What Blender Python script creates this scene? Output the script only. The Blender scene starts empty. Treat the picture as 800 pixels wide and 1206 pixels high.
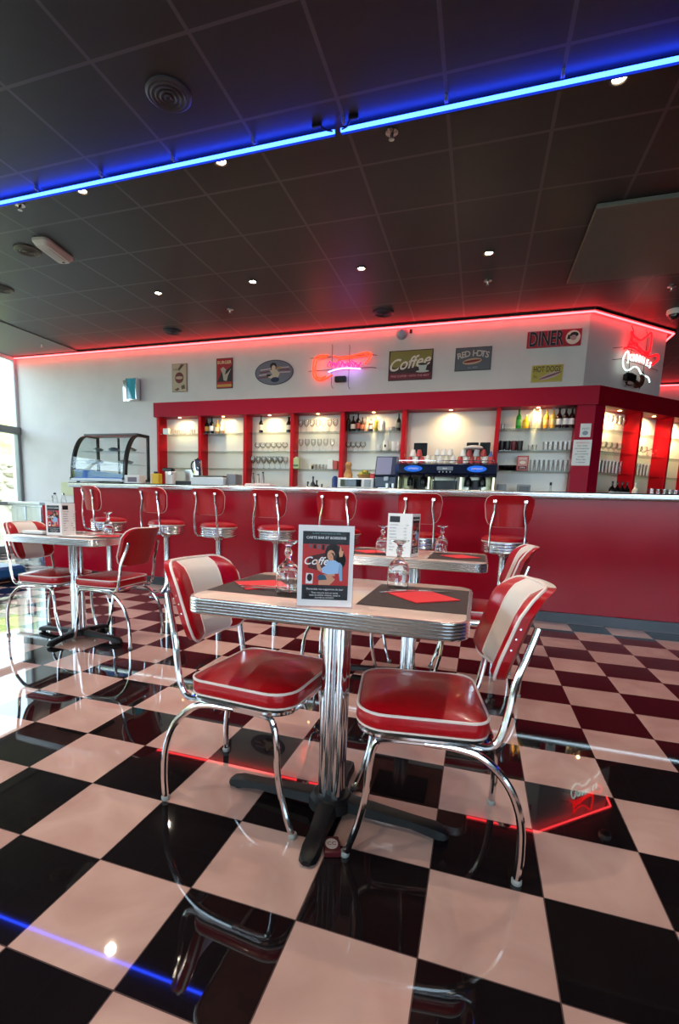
import bpy, math, random
from mathutils import Matrix, Vector
R = math.radians
random.seed(4)
SC = bpy.context.scene
COL = SC.collection

# ------------------------------------------------------------------ camera
cam_d = bpy.data.cameras.new('camera')
cam = bpy.data.objects.new('camera', cam_d)
COL.objects.link(cam)
CX, CY, CZ = 0.9555, -1.0247, 1.0338
yaw, pitch, roll = -0.3194, -0.1544, 0.0300
fw = Vector((math.sin(yaw) * math.cos(pitch), math.cos(yaw) * math.cos(pitch), math.sin(pitch)))
r0 = Vector((math.cos(yaw), -math.sin(yaw), 0))
u0 = r0.cross(fw)
rt = math.cos(roll) * r0 + math.sin(roll) * u0
up = -math.sin(roll) * r0 + math.cos(roll) * u0
cam.matrix_world = Matrix(((rt.x, up.x, -fw.x, CX), (rt.y, up.y, -fw.y, CY), (rt.z, up.z, -fw.z, CZ), (0, 0, 0, 1)))
cam_d.sensor_fit = 'AUTO'
cam_d.sensor_width = 36
cam_d.lens = 580.3 * 36 / 1206
cam_d.shift_x = 32.0 / 1206
cam_d.shift_y = 78.3 / 1206
cam_d.clip_start = 0.02
SC.camera = cam

# ------------------------------------------------------------------ world, light, exposure
W = bpy.data.worlds.new('overcast_sky')
SC.world = W
W.use_nodes = True
bg = W.node_tree.nodes['Background']
bg.inputs[0].default_value = (0.66, 0.83, 1.0, 1)
bg.inputs[1].default_value = 6.5
SC.view_settings.view_transform = 'Standard'
SC.view_settings.look = 'None'
SC.view_settings.gamma = 1
SC.view_settings.use_curve_mapping = False
SC.view_settings.exposure = 0.55
SC.cycles.use_denoising = True
SC.cycles.max_bounces = 10
SC.cycles.diffuse_bounces = 4
SC.cycles.glossy_bounces = 4
SC.cycles.transmission_bounces = 10
SC.cycles.transparent_max_bounces = 24
SC.cycles.caustics_reflective = False
SC.cycles.caustics_refractive = False
SC.cycles.sample_clamp_indirect = 6.0
SPOT_W = 52.0
BAY_W = 9.0

def portal(name, loc, rot, sx, sy):
    d = bpy.data.lights.new(name, 'AREA'); d.shape = 'RECTANGLE'; d.size = sx; d.size_y = sy
    d.cycles.is_portal = True
    o = bpy.data.objects.new(name, d); COL.objects.link(o); o.location = loc; o.rotation_euler = rot
    return o
# daylight through the left glazed wall, and through rear glazing added as fill
portal('window_portal', (-6.9, 0.0, 1.66), (0, R(-90), 0), 3.3, 11.6)
portal('rear_fill_portal', (1.1, -6.56, 1.95), (R(90), 0, 0), 15.6, 2.3)

# ------------------------------------------------------------------ materials
MATS = {}
def lin(h):
    h = h.lstrip('#'); out = []
    for i in (0, 2, 4):
        c = int(h[i:i + 2], 16) / 255
        out.append(c / 12.92 if c < .04045 else ((c + .055) / 1.055) ** 2.4)
    return tuple(out) + (1,)
def mat(name, col, rough=.5, metal=0, coat=0, emit=None, es=0, trans=0, ior=1.45, spec=.5, alpha=1):
    if name in MATS: return MATS[name]
    m = bpy.data.materials.new(name); m.use_nodes = True
    b = m.node_tree.nodes['Principled BSDF']
    c = lin(col) if isinstance(col, str) else tuple(col) + (1,)
    b.inputs['Base Color'].default_value = c
    b.inputs['Roughness'].default_value = rough
    b.inputs['Metallic'].default_value = metal
    b.inputs['Coat Weight'].default_value = coat
    b.inputs['Coat Roughness'].default_value = .06
    b.inputs['IOR'].default_value = ior
    b.inputs['Specular IOR Level'].default_value = spec
    b.inputs['Transmission Weight'].default_value = trans
    if emit is not None:
        b.inputs['Emission Color'].default_value = lin(emit) if isinstance(emit, str) else tuple(emit) + (1,)
        b.inputs['Emission Strength'].default_value = es
    MATS[name] = m
    return m
def nt(m): return m.node_tree.nodes, m.node_tree.links
def add_noise(m, c1, c2, scale=8, detail=4, lo=.35, hi=.65, bump=0, rough=None):
    n, l = nt(m); b = n['Principled BSDF']
    tc = n.new('ShaderNodeTexCoord'); no = n.new('ShaderNodeTexNoise')
    no.inputs['Scale'].default_value = scale; no.inputs['Detail'].default_value = detail
    l.new(tc.outputs['Object'], no.inputs['Vector'])
    rp = n.new('ShaderNodeValToRGB'); rp.color_ramp.elements[0].position = lo; rp.color_ramp.elements[1].position = hi
    rp.color_ramp.elements[0].color = lin(c1); rp.color_ramp.elements[1].color = lin(c2)
    l.new(no.outputs['Fac'], rp.inputs[0]); l.new(rp.outputs[0], b.inputs['Base Color'])
    if bump:
        bp = n.new('ShaderNodeBump'); bp.inputs['Strength'].default_value = bump; bp.inputs['Distance'].default_value = .004
        l.new(no.outputs['Fac'], bp.inputs['Height']); l.new(bp.outputs[0], b.inputs['Normal'])
    if rough:
        mr = n.new('ShaderNodeMapRange'); mr.inputs['To Min'].default_value = rough[0]; mr.inputs['To Max'].default_value = rough[1]
        l.new(no.outputs['Fac'], mr.inputs['Value']); l.new(mr.outputs[0], b.inputs['Roughness'])
    return m
def pane_mat(name, tint, gloss=1.0, edge=None):
    """clear thin glass: light passes straight through, the surface mirrors by fresnel"""
    if name in MATS: return MATS[name]
    m = bpy.data.materials.new(name); m.use_nodes = True; n, l = nt(m)
    for x in list(n): n.remove(x)
    o = n.new('ShaderNodeOutputMaterial'); mx = n.new('ShaderNodeMixShader'); t = n.new('ShaderNodeBsdfTransparent')
    g = n.new('ShaderNodeBsdfGlossy'); lw = n.new('ShaderNodeLayerWeight'); lw.inputs['Blend'].default_value = .5
    pw = n.new('ShaderNodeMath'); pw.operation = 'POWER'; pw.inputs[1].default_value = 4.0; l.new(lw.outputs['Facing'], pw.inputs[0])
    ma = n.new('ShaderNodeMath'); ma.operation = 'MULTIPLY_ADD'; ma.inputs[1].default_value = .9; ma.inputs[2].default_value = .04; l.new(pw.outputs[0], ma.inputs[0])
    t.inputs[0].default_value = tuple(tint) + (1,); g.inputs['Roughness'].default_value = .02
    ml = n.new('ShaderNodeMath'); ml.operation = 'MULTIPLY'; ml.inputs[1].default_value = gloss
    l.new(ma.outputs[0], ml.inputs[0]); l.new(ml.outputs[0], mx.inputs[0])
    if edge:
        f = n.new('ShaderNodeLayerWeight'); f.inputs['Blend'].default_value = .35
        mc = n.new('ShaderNodeMix'); mc.data_type = 'RGBA'
        mc.inputs[6].default_value = tuple(tint) + (1,); mc.inputs[7].default_value = tuple(edge) + (1,)
        l.new(f.outputs['Facing'], mc.inputs[0]); l.new(mc.outputs[2], t.inputs[0])
    l.new(t.outputs[0], mx.inputs[1]); l.new(g.outputs[0], mx.inputs[2]); l.new(mx.outputs[0], o.inputs[0])
    MATS[name] = m
    return m
CHROME = mat('polished_chrome', (.74, .75, .77), .11, 1)
STEEL = mat('brushed_steel', (.62, .63, .64), .28, 1)
ALU = mat('ribbed_aluminium', (.72, .73, .75), .2, 1)
REDV = add_noise(mat('red_vinyl', '#a60614', .3, coat=.2, spec=.4), '#9e0612', '#ac0817', 60, 3, bump=.12)
WHITEV = mat('white_vinyl', '#d9d2cc', .38, coat=.15)
PIPE = mat('white_piping', '#e6d6cf', .42)
IRON = mat('black_cast_iron', '#08080a', .5, spec=.3)
BLACK = mat('black_plastic', '#0b0b0d', .35)
RUBBER = mat('clear_grey_foot_cap', '#8b8b88', .4)
DGREY = mat('dark_grey', '#2b2d31', .45, spec=.3)
WHITE = mat('white_plastic', '#e4e2de', .4)
CREAM = mat('cream_plastic', '#ddd6c4', .5)
GLASS = pane_mat('clear_glass', (.93, .96, .95))
SHELFG = pane_mat('shelf_glass', (.86, .95, .92))
GEDGE = mat('green_glass_edge', '#6f8f86', .1, trans=.3)
TUMB = pane_mat('thin_drinking_glass', (.97, .97, .97), 1.0, edge=(.62, .62, .62))
RGLASS = mat('table_glass', (1, 1, 1), .0, trans=1, ior=1.45)
CAB = mat('red_cabinet_laminate', '#a6092b', .4, spec=.15)
CABR = mat('red_divider_laminate', '#c20a1a', .35, spec=.15)
PAPER = mat('white_paper', '#e8e6e4', .6)
MATBR = add_noise(mat('brown_paper_placemat', '#2e2220', .7), '#2a1f1e', '#352826', 40)
NAPK = mat('red_paper_napkin', '#d8242e', .7)
LED_R = mat('red_led_tube', (1, .2, .2), .4, emit=(1.0, .038, .045), es=10)
LED_B = mat('blue_led_tube', (.2, .4, 1), .4, emit=(.014, .055, 1.0), es=14)

# ------------------------------------------------------------------ mesh builder
class MB:
    def __init__(s): s.v = []; s.f = []
    def add(s, vs, fs, M=None):
        k = len(s.v)
        s.v += [tuple(M @ Vector(p)) if M else tuple(p) for p in vs]
        s.f += [tuple(i + k for i in f) for f in fs]
        return s
    def box(s, x0, x1, y0, y1, z0, z1, M=None):
        vs = [(x, y, z) for z in (z0, z1) for y in (y0, y1) for x in (x0, x1)]
        return s.add(vs, [(0, 2, 3, 1), (4, 5, 7, 6), (0, 1, 5, 4), (2, 6, 7, 3), (0, 4, 6, 2), (1, 3, 7, 5)], M)
    def loft(s, rings, cap0=True, cap1=True, closed=True, M=None):
        n = len(rings[0]); vs = [p for r in rings for p in r]; fs = []
        for i in range(len(rings) - 1):
            for j in range(n if closed else n - 1):
                a = i * n + j; b = i * n + (j + 1) % n
                fs.append((a, b, b + n, a + n))
        if cap0: fs.append(tuple(reversed(range(n))))
        if cap1: fs.append(tuple(range((len(rings) - 1) * n, len(rings) * n)))
        return s.add(vs, fs, M)
    def lathe(s, prof, seg=20, c=(0, 0, 0), cap=True, M=None):
        rings = [[(c[0] + max(r, 1e-4) * math.cos(2 * math.pi * k / seg), c[1] + max(r, 1e-4) * math.sin(2 * math.pi * k / seg), c[2] + z) for k in range(seg)] for r, z in prof]
        return s.loft(rings, cap, cap, M=M)
    def bbox(s, x0, x1, y0, y1, z0, z1, b=.004, M=None):
        """box with chamfered vertical and horizontal edges"""
        o = rrect((x0 + x1) / 2, (y0 + y1) / 2, x1 - x0, y1 - y0, b, 2)
        cx, cy = (x0 + x1) / 2, (y0 + y1) / 2
        def sc(z, d):
            kx = (x1 - x0 - 2 * d) / (x1 - x0); ky = (y1 - y0 - 2 * d) / (y1 - y0)
            return [(cx + (p[0] - cx) * kx, cy + (p[1] - cy) * ky, z) for p in o]
        return s.loft([sc(z0, b), sc(z0 + b, 0), sc(z1 - b, 0), sc(z1, b)], M=M)
    def tube(s, pts, r, seg=10, smooth=0, closed=False, M=None, r1=None):
        P = [Vector(p) for p in pts]
        if smooth: P = catmull(P, smooth, closed)
        n = len(P); rings = []; prev = None
        for i, p in enumerate(P):
            if closed: t = (P[(i + 1) % n] - P[i - 1])
            else: t = P[min(i + 1, n - 1)] - P[max(i - 1, 0)]
            t.normalize()
            if prev is None:
                a = Vector((0, 0, 1)) if abs(t.z) < .9 else Vector((1, 0, 0))
                nn = (a - t * a.dot(t)).normalized()
            else:
                nn = (prev - t * prev.dot(t))
                nn = nn.normalized() if nn.length > 1e-6 else prev
            prev = nn; bb = t.cross(nn)
            rr = r if r1 is None else r + (r1 - r) * i / (n - 1)
            rings.append([tuple(p + rr * (math.cos(2 * math.pi * k / seg) * nn + math.sin(2 * math.pi * k / seg) * bb)) for k in range(seg)])
        if closed: rings.append(rings[0]); return s.loft(rings, False, False, M=M)
        return s.loft(rings, M=M)
    def build(s, name, m, parent=None, M=None, sharp=35):
        me = bpy.data.meshes.new(name)
        me.from_pydata(s.v, [], s.f)
        me.polygons.foreach_set('use_smooth', [True] * len(me.polygons))
        me.validate(); me.update()
        import bmesh
        bm = bmesh.new(); bm.from_mesh(me); bmesh.ops.recalc_face_normals(bm, faces=bm.faces); bm.to_mesh(me); bm.free()
        me.set_sharp_from_angle(angle=R(sharp))
        me.materials.append(m)
        o = bpy.data.objects.new(name, me); COL.objects.link(o)
        if parent: o.parent = parent
        if M: o.matrix_local = M
        return o
def catmull(P, k, closed=False):
    out = []; n = len(P)
    rng = range(n) if closed else range(n - 1)
    for i in rng:
        if closed: a, b, c, d = P[i - 1], P[i], P[(i + 1) % n], P[(i + 2) % n]
        else: a, b, c, d = P[max(i - 1, 0)], P[i], P[i + 1], P[min(i + 2, n - 1)]
        for j in range(k):
            t = j / k
            out.append(.5 * ((2 * b) + (c - a) * t + (2 * a - 5 * b + 4 * c - d) * t * t + (3 * b - a - 3 * c + d) * t ** 3))
    if not closed: out.append(P[-1])
    return out
def rrect(cx, cy, w, h, r, k=6):
    if not isinstance(r, (list, tuple)): r = [r] * 4       # order: +x+y, -x+y, -x-y, +x-y
    pts = []
    for q, (sx, sy) in enumerate(((1, 1), (-1, 1), (-1, -1), (1, -1))):
        rr = r[q]; ox = cx + sx * (w / 2 - rr); oy = cy + sy * (h / 2 - rr)
        for i in range(k + 1):
            a = R(90) * (q + i / k)
            pts.append((ox + rr * math.cos(a), oy + rr * math.sin(a)))
    return pts
def thing(name, label, cat, loc=(0, 0, 0), rz=0, group=None):
    o = bpy.data.objects.new(name, None); COL.objects.link(o); o.empty_display_size = .05
    o.location = loc; o.rotation_euler = (0, 0, rz); return tag(o, label, cat, group)
def tag(o, label, cat, group=None, kind=None):
    o['label'] = label; o['category'] = cat
    if group: o['group'] = group
    if kind: o['kind'] = kind
    return o
def struct(o): o['kind'] = 'structure'; return o
def dup(root, loc, rz=0, label=None, group=None):
    r = root.copy(); COL.objects.link(r); r.location = loc; r.rotation_euler = (0, 0, rz)
    if label: r['label'] = label
    if group: r['group'] = group
    for ch in list(root.children):
        c = ch.copy(); COL.objects.link(c); c.parent = r
        for g in list(ch.children):
            d = g.copy(); COL.objects.link(d); d.parent = c
    return r
def text(name, body, m, size, parent=None, loc=(0, 0, 0), rot=(R(90), 0, 0), ext=.0006, align='CENTER', sx=1, shear=0, bevel=0, fill=True, bold=0):
    c = bpy.data.curves.new(name, 'FONT'); c.body = body; c.size = size; c.extrude = ext; c.align_x = align; c.align_y = 'CENTER'
    c.shear = shear; c.resolution_u = 3; c.offset = bold
    if not fill: c.fill_mode = 'NONE'; c.extrude = 0
    if bevel: c.bevel_depth = bevel; c.bevel_resolution = 1
    c.materials.append(m)
    o = bpy.data.objects.new(name, c); COL.objects.link(o); o.location = loc; o.rotation_euler = rot; o.scale = (sx, 1, 1)
    if parent: o.parent = parent
    return o
def flat(pts, y, t=.0008):
    """a printed shape lying on a vertical card facing -y: polygon in x,z with its own slight thickness"""
    m = MB(); m.loft([[(x, y, z) for x, z in pts], [(x, y - t, z) for x, z in pts]]); return m
def ell(cx, cz, rx, rz, n=20, a=0):
    out = []
    for k in range(n):
        t = 2 * math.pi * k / n; x = rx * math.cos(t); z = rz * math.sin(t)
        out.append((cx + x * math.cos(a) - z * math.sin(a), cz + x * math.sin(a) + z * math.cos(a)))
    return out

# ------------------------------------------------------------------ the room
H = 3.325
XL, YB = -6.79, 5.79
def floor_mat():
    m = mat('checker_floor_tiles', '#888888', .05); n, l = nt(m); b = n['Principled BSDF']
    g = n.new('ShaderNodeNewGeometry'); sp = n.new('ShaderNodeSeparateXYZ'); l.new(g.outputs['Position'], sp.inputs[0])
    def mth(op, a, bb=None, c=None):
        x = n.new('ShaderNodeMath'); x.operation = op
        for i, v in enumerate((a, bb, c)):
            if v is None: continue
            if isinstance(v, (int, float)): x.inputs[i].default_value = v
            else: l.new(v, x.inputs[i])
        return x.outputs[0]
    fx = mth('DIVIDE', sp.outputs[0], .3); fy = mth('DIVIDE', sp.outputs[1], .3)
    ix = mth('FLOOR', fx); iy = mth('FLOOR', fy)
    par = mth('FLOORED_MODULO', mth('ADD', ix, iy), 2.0)     # 1 = light tile
    dx = mth('ABSOLUTE', mth('SUBTRACT', mth('FRACT', fx), .5)); dy = mth('ABSOLUTE', mth('SUBTRACT', mth('FRACT', fy), .5))
    grout = mth('GREATER_THAN', mth('MAXIMUM', dx, dy), .4945)
    cell = n.new('ShaderNodeCombineXYZ'); l.new(ix, cell.inputs[0]); l.new(iy, cell.inputs[1])
    wn = n.new('ShaderNodeTexWhiteNoise'); l.new(cell.outputs[0], wn.inputs['Vector'])
    off = n.new('ShaderNodeVectorMath'); off.operation = 'MULTIPLY_ADD'
    l.new(wn.outputs['Color'], off.inputs[0]); off.inputs[1].default_value = (9, 9, 9); l.new(g.outputs['Position'], off.inputs[2])
    no = n.new('ShaderNodeTexNoise'); no.inputs['Scale'].default_value = 3.2; no.inputs['Detail'].default_value = 6; no.inputs['Distortion'].default_value = 1.2
    l.new(off.outputs[0], no.inputs['Vector'])
    lr = n.new('ShaderNodeValToRGB'); lr.color_ramp.elements[0].position = .3; lr.color_ramp.elements[1].position = .68
    lr.color_ramp.elements[0].color = lin('#ab8880'); lr.color_ramp.elements[1].color = lin('#bf9f95'); l.new(no.outputs[0], lr.inputs[0])
    dr = n.new('ShaderNodeValToRGB'); dr.color_ramp.elements[0].color = lin('#0d0a0c'); dr.color_ramp.elements[1].color = lin('#181315'); l.new(no.outputs[0], dr.inputs[0])
    mx = n.new('ShaderNodeMix'); mx.data_type = 'RGBA'; l.new(par, mx.inputs[0]); l.new(dr.outputs[0], mx.inputs[6]); l.new(lr.outputs[0], mx.inputs[7])
    mg = n.new('ShaderNodeMix'); mg.data_type = 'RGBA'; l.new(grout, mg.inputs[0]); l.new(mx.outputs[2], mg.inputs[6]); mg.inputs[7].default_value = lin('#4a3a3a')
    l.new(mg.outputs[2], b.inputs['Base Color'])
    n2 = n.new('ShaderNodeTexNoise'); n2.inputs['Scale'].default_value = 2.0; n2.inputs['Detail'].default_value = 3; l.new(g.outputs['Position'], n2.inputs['Vector'])
    mr = n.new('ShaderNodeMapRange'); mr.inputs['To Min'].default_value = .012; mr.inputs['To Max'].default_value = .045
    l.new(n2.outputs[0], mr.inputs['Value']); l.new(mr.outputs[0], b.inputs['Roughness'])
    b.inputs['IOR'].default_value = 1.6
    return m
def ceil_mat():
    m = mat('black_ceiling_tiles', '#201f22', .42); n, l = nt(m); b = n['Principled BSDF']
    g = n.new('ShaderNodeNewGeometry'); sp = n.new('ShaderNodeSeparateXYZ'); l.new(g.outputs['Position'], sp.inputs[0])
    def mth(op, a, bb=None):
        x = n.new('ShaderNodeMath'); x.operation = op
        for i, v in enumerate((a, bb)):
            if v is None: continue
            if isinstance(v, (int, float)): x.inputs[i].default_value = v
            else: l.new(v, x.inputs[i])
        return x.outputs[0]
    fx = mth('DIVIDE', mth('ADD', sp.outputs[0], .0), .6); fy = mth('DIVIDE', mth('SUBTRACT', sp.outputs[1], 1.45), .6)
    dx = mth('ABSOLUTE', mth('SUBTRACT', mth('FRACT', fx), .5)); dy = mth('ABSOLUTE', mth('SUBTRACT', mth('FRACT', fy), .5))
    gr = mth('GREATER_THAN', mth('MAXIMUM', dx, dy), .482)
    no = n.new('ShaderNodeTexNoise'); no.inputs['Scale'].default_value = 9; no.inputs['Detail'].default_value = 8; l.new(g.outputs['Position'], no.inputs['Vector'])
    rp = n.new('ShaderNodeValToRGB'); rp.color_ramp.elements[0].color = lin('#19181b'); rp.color_ramp.elements[1].color = lin('#222124'); l.new(no.outputs[0], rp.inputs[0])
    mx = n.new('ShaderNodeMix'); mx.data_type = 'RGBA'; l.new(gr, mx.inputs[0]); l.new(rp.outputs[0], mx.inputs[6]); mx.inputs[7].default_value = lin('#4b4a4f')
    l.new(mx.outputs[2], b.inputs['Base Color'])
    return m
WALL = add_noise(mat('warm_white_wall_paint', '#d6cfca', .6), '#d3ccc7', '#d9d2cd', 3)
struct(MB().box(XL - .1, 9, -6.6, 10, -.1, 0).build('floor', floor_mat()))
CEILM = ceil_mat()
struct(MB().box(XL - .1, 9, -6.6, 10, H, H + .1).build('ceiling', CEILM))
struct(MB().box(XL - .2, 2.01, YB, YB + .2, 0, H).build('wall_back', WALL))
m = MB(); m.loft([[(2.01, YB, z), (3.07, 6.79, z), (3.07, 9.9, z), (2.87, 9.9, z), (2.87, 6.9, z), (1.9, YB + .2, z)] for z in (0, H)]); struct(m.build('wall_corner', WALL))
struct(MB().box(2.8, 9.1, 9.87, 10.0, 0, H).build('wall_far', WALL))
DW = mat('dark_side_wall', '#4a3534', .6)
struct(MB().box(9, 9.1, -6.6, 10, 0, H).build('wall_right', DW))
m = MB(); m.box(XL, 9.1, -6.6, -6.5, 0, .8); m.box(XL, 9.1, -6.6, -6.5, 3.1, H); m.box(-.6, 1.8, -6.6, -6.5, .8, 3.1); struct(m.build('wall_front', DW))
# plasterboard margin and the pale dropped panel in the ceiling
struct(MB().box(XL, -5.37, -6.5, YB, H - .012, H).build('trim_1', mat('grey_plasterboard', '#77797a', .6)))
struct(MB().bbox(1.62, 4.6, 3.54, 4.9, H - .035, H, .006).build('trim_2', mat('pale_ceiling_panel', '#63635c', .5)))
# left glazed wall
FR = mat('anodised_window_frame', '#8d9190', .4, .3)
FW = mat('white_window_frame', '#d8dcde', .4)
for k, (y0, y1) in enumerate(((4.15, 5.74), (2.5, 4.1), (.85, 2.45), (-.8, .8), (-2.45, -.85), (-4.1, -2.5), (-5.75, -4.15))):
    fr = MB()
    fr.bbox(XL - .06, XL + .03, y0 - .06, y0 + .01, 0, 2.16); fr.bbox(XL - .06, XL + .03, y1 - .01, y1 + .06, 0, 2.16)
    fr.bbox(XL - .06, XL + .05, y0 - .06, y1 + .06, 2.04, 2.16); fr.bbox(XL - .06, XL + .03, y0, y1, 0, .12)
    fr.bbox(XL - .05, XL + .03, y0, y1, .82, .88)
    o = struct(fr.build('window_%d' % (k + 1), FR))
    u = MB(); u.bbox(XL - .05, XL + .02, y0 - .06, y0 + .0, 2.16, H); u.bbox(XL - .05, XL + .02, y1, y1 + .06, 2.16, H); u.bbox(XL - .05, XL + .02, y0, y1, H - .07, H)
    u.build('upper_frame', FW, o)
    MB().box(XL - .02, XL - .012, y0, y1, .1, H - .05).build('pane', GLASS, o)
# unseen glazing behind the camera, added to light the surfaces facing it
fr = MB()
for x in (XL, -4.7, -2.6, -.67, 1.8, 4.2, 6.6, 8.9): fr.bbox(x, x + .07, -6.58, -6.5, .8, 3.1)
o = struct(fr.build('window_8', FR)); MB().box(XL, 9.0, -6.56, -6.552, .8, 3.1).build('pane', GLASS, o)
# outside: lawn bank and stones
G = add_noise(mat('dry_summer_grass', '#a3a83e', .9), '#949c34', '#b5b258', 2.5, 6)
PAV = add_noise(mat('pale_paving', '#a9a49c', .9), '#a39e96', '#b3aea6', 4)
m = MB(); m.loft([[(x, y, z) for x, z in ((-6.95, -.12), (-8.2, -.1))] for y in (-14, 0, 14)], False, False, closed=False); m.box(-30, 30, -40, -6.65, -.2, -.1); struct(m.build('pavement_outside', PAV))
m = MB(); m.loft([[(x, y, z) for x, z in ((-8.2, -.1), (-9.6, 1.9))] for y in (-14, 0, 14)], False, False, closed=False); struct(m.build('slope_outside', add_noise(mat('pale_earth', '#b3a88e', .9), '#a39880', '#c0b69c', 5)))
m = MB(); m.loft([[(x, y, z) for x, z in ((-9.6, 1.9), (-12.5, 3.2), (-20, 3.4))] for y in (-14, 0, 14)], False, False, closed=False); struct(m.build('ground_outside', G))
st = add_noise(mat('pale_bank_stone', '#b9ad90', .9), '#a89a78', '#cdc3ab', 6)
m = MB()
for k in range(260):
    t = random.random(); x = -8.3 - 1.25 * t; z = .06 + 1.75 * t; y = random.uniform(2, 9); r = random.uniform(.07, .17)
    m.lathe([(0, -r * .6), (r * .8, -r * .3), (r, .1 * r), (r * .6, r * .5), (0, r * .6)], 7, (x, y, z))
tag(m.build('bank_stones', st), 'loose pale stones covering the low bank outside the window', 'stones', kind='stuff')

# LED strips ---------------------------------------------------------
def led(name, label, pts, m, prof, ledm, lip=None):
    t = thing(name, label, 'led strip', pts[0])
    o = Vector(pts[0])
    P = [Vector(p) - o for p in pts]
    MB().tube(P, .011, 8).build('light_tube', ledm, t)
    q = MB()
    for a, b in zip(P[:-1], P[1:]):
        d = (b - a).normalized(); s = Vector((-d.y, d.x, 0)); 
        c = [a + s * prof[0], b + s * prof[0], b + s * prof[1], a + s * prof[1]]
        z0, z1 = (-.018, H - pts[0][2]) if lip is None else lip
        q.loft([[(p.x, p.y, z) for p in c] for z in (z0, z1)])
    q.build('mounting_profile', BLACK, t)
    return t
led('blue_led_strip', 'long glowing blue light strip running across the black ceiling', [(-6.6, 2.25, H - .03), (-.07, 2.25, H - .03)], None, (.014, .024), LED_B)
led('blue_led_strip', 'blue light strip on the ceiling, the length right of the cable joint', [(-.03, 2.25, H - .03), (8.9, 2.25, H - .03)], None, (.014, .024), LED_B)
led('red_led_strip', 'long glowing red light strip along the top of the back and corner walls', [(XL + .05, 5.73, H - .035), (2.035, 5.73, H - .035), (3.14, 6.775, H - .035), (3.14, 9.6, H - .035)], None, (-.022, -.012), LED_R, (.012, .035))
led('red_led_strip', 'red light strip on the distant wall past the corner', [(3.2, 9.8, H - .035), (8.9, 9.8, H - .035)], None, (-.022, -.012), LED_R, (.012, .035))
# joint cables at the middle of the blue strip
t = thing('cable_joint', 'small blue-lit cable joint between the two ceiling light strips', 'cable', (-.05, 2.19, H))
MB().tube([(-.10, .015, -.01), (-.07, .03, -.03), (-.03, .05, -.032)], .005, 6, 4).build('cable', BLACK, t); MB().tube([(.09, .015, -.01), (.07, .03, -.034), (.03, .05, -.032)], .005, 6, 4).build('cable', BLACK, t)
MB().bbox(-.15, -.09, -.0, .025, -.02, 0).build('connector', BLACK, t); MB().bbox(.08, .14, -.0, .025, -.02, 0).build('connector', BLACK, t)

# ------------------------------------------------------------------ bar counter
t = thing('bar_counter', 'long red bar counter with steel top edge and metal plinth', 'bar counter', (-3.87, 3.95, 0))
L = 8.9 + 3.87
CPAN = add_noise(mat('glossy_red_counter_panel', '#9c0820', .22, spec=.22), '#96081f', '#a00922', 2.0, 3, rough=(.12, .26))
MB().box(0, L, 0, .6, .09, 1.125).build('front_panel', CPAN, t)
MB().box(.02, L, -.03, .5, 0, .09).build('plinth', mat('dark_steel_plinth', (.05, .05, .055), .3, 1), t)
m = MB(); m.loft([[(x, y, z) for y, z in ((-.045, 1.13), (-.05, 1.14), (-.05, 1.175), (-.04, 1.187), (.64, 1.187), (.65, 1.175), (.65, 1.125), (-.04, 1.125))] for x in (-.03, L)])
m.build('countertop', mat('stainless_counter_top', (.78, .80, .80), .22, 1), t)
# low end
t = thing('low_service_counter', 'low red counter with grey top at the left end of the bar', 'counter', (-4.42, 3.98, 0))
MB().bbox(0, .53, 0, .6, .09, .89).build('cupboard', CPAN, t)
MB().box(0.01, .52, .03, .56, 0, .09).build('plinth', STEEL, t)
MB().bbox(-.01, .54, -.03, .63, .89, .925, .004).build('worktop', mat('grey_worktop', '#8d959b', .25), t)
t = thing('refrigerated_cabinet', 'low stainless steel refrigerated cabinet near the window corner', 'cabinet', (-4.98, 3.98, 0))
MB().bbox(0, .55, .03, .6, .08, .885).build('body', mat('pale_steel_panel', (.75, .8, .85), .2, 1), t)
MB().bbox(-.02, .546, -.01, .62, .885, .92, .004).build('worktop', STEEL, t)
d = MB().bbox(.02, .27, .005, .03, .14, .86).build('door', mat('pale_steel_panel', '#fff'), t); MB().bbox(.22, .24, -.02, .005, .4, .6).build('handle', STEEL, d)
d = MB().bbox(.285, .53, .005, .03, .14, .86).build('door', mat('pale_steel_panel', '#fff'), t); MB().bbox(.31, .33, -.02, .005, .4, .6).build('handle', STEEL, d)
for x in (.04, .51):
    for y in (.08, .54): MB().lathe([(.018, 0), (.018, .08)], 10, (x, y, 0)).build('foot', STEEL, t)
t = thing('wall_backsplash', 'pale cream tiled splashback strip on the wall behind the low counter', 'splashback', (-5.9, YB - .012, 1.02))
MB().box(0, 1.55, 0, .012, 0, .22).build('splashback_tiles', mat('cream_tile', '#c9c7a0', .3), t)

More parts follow.
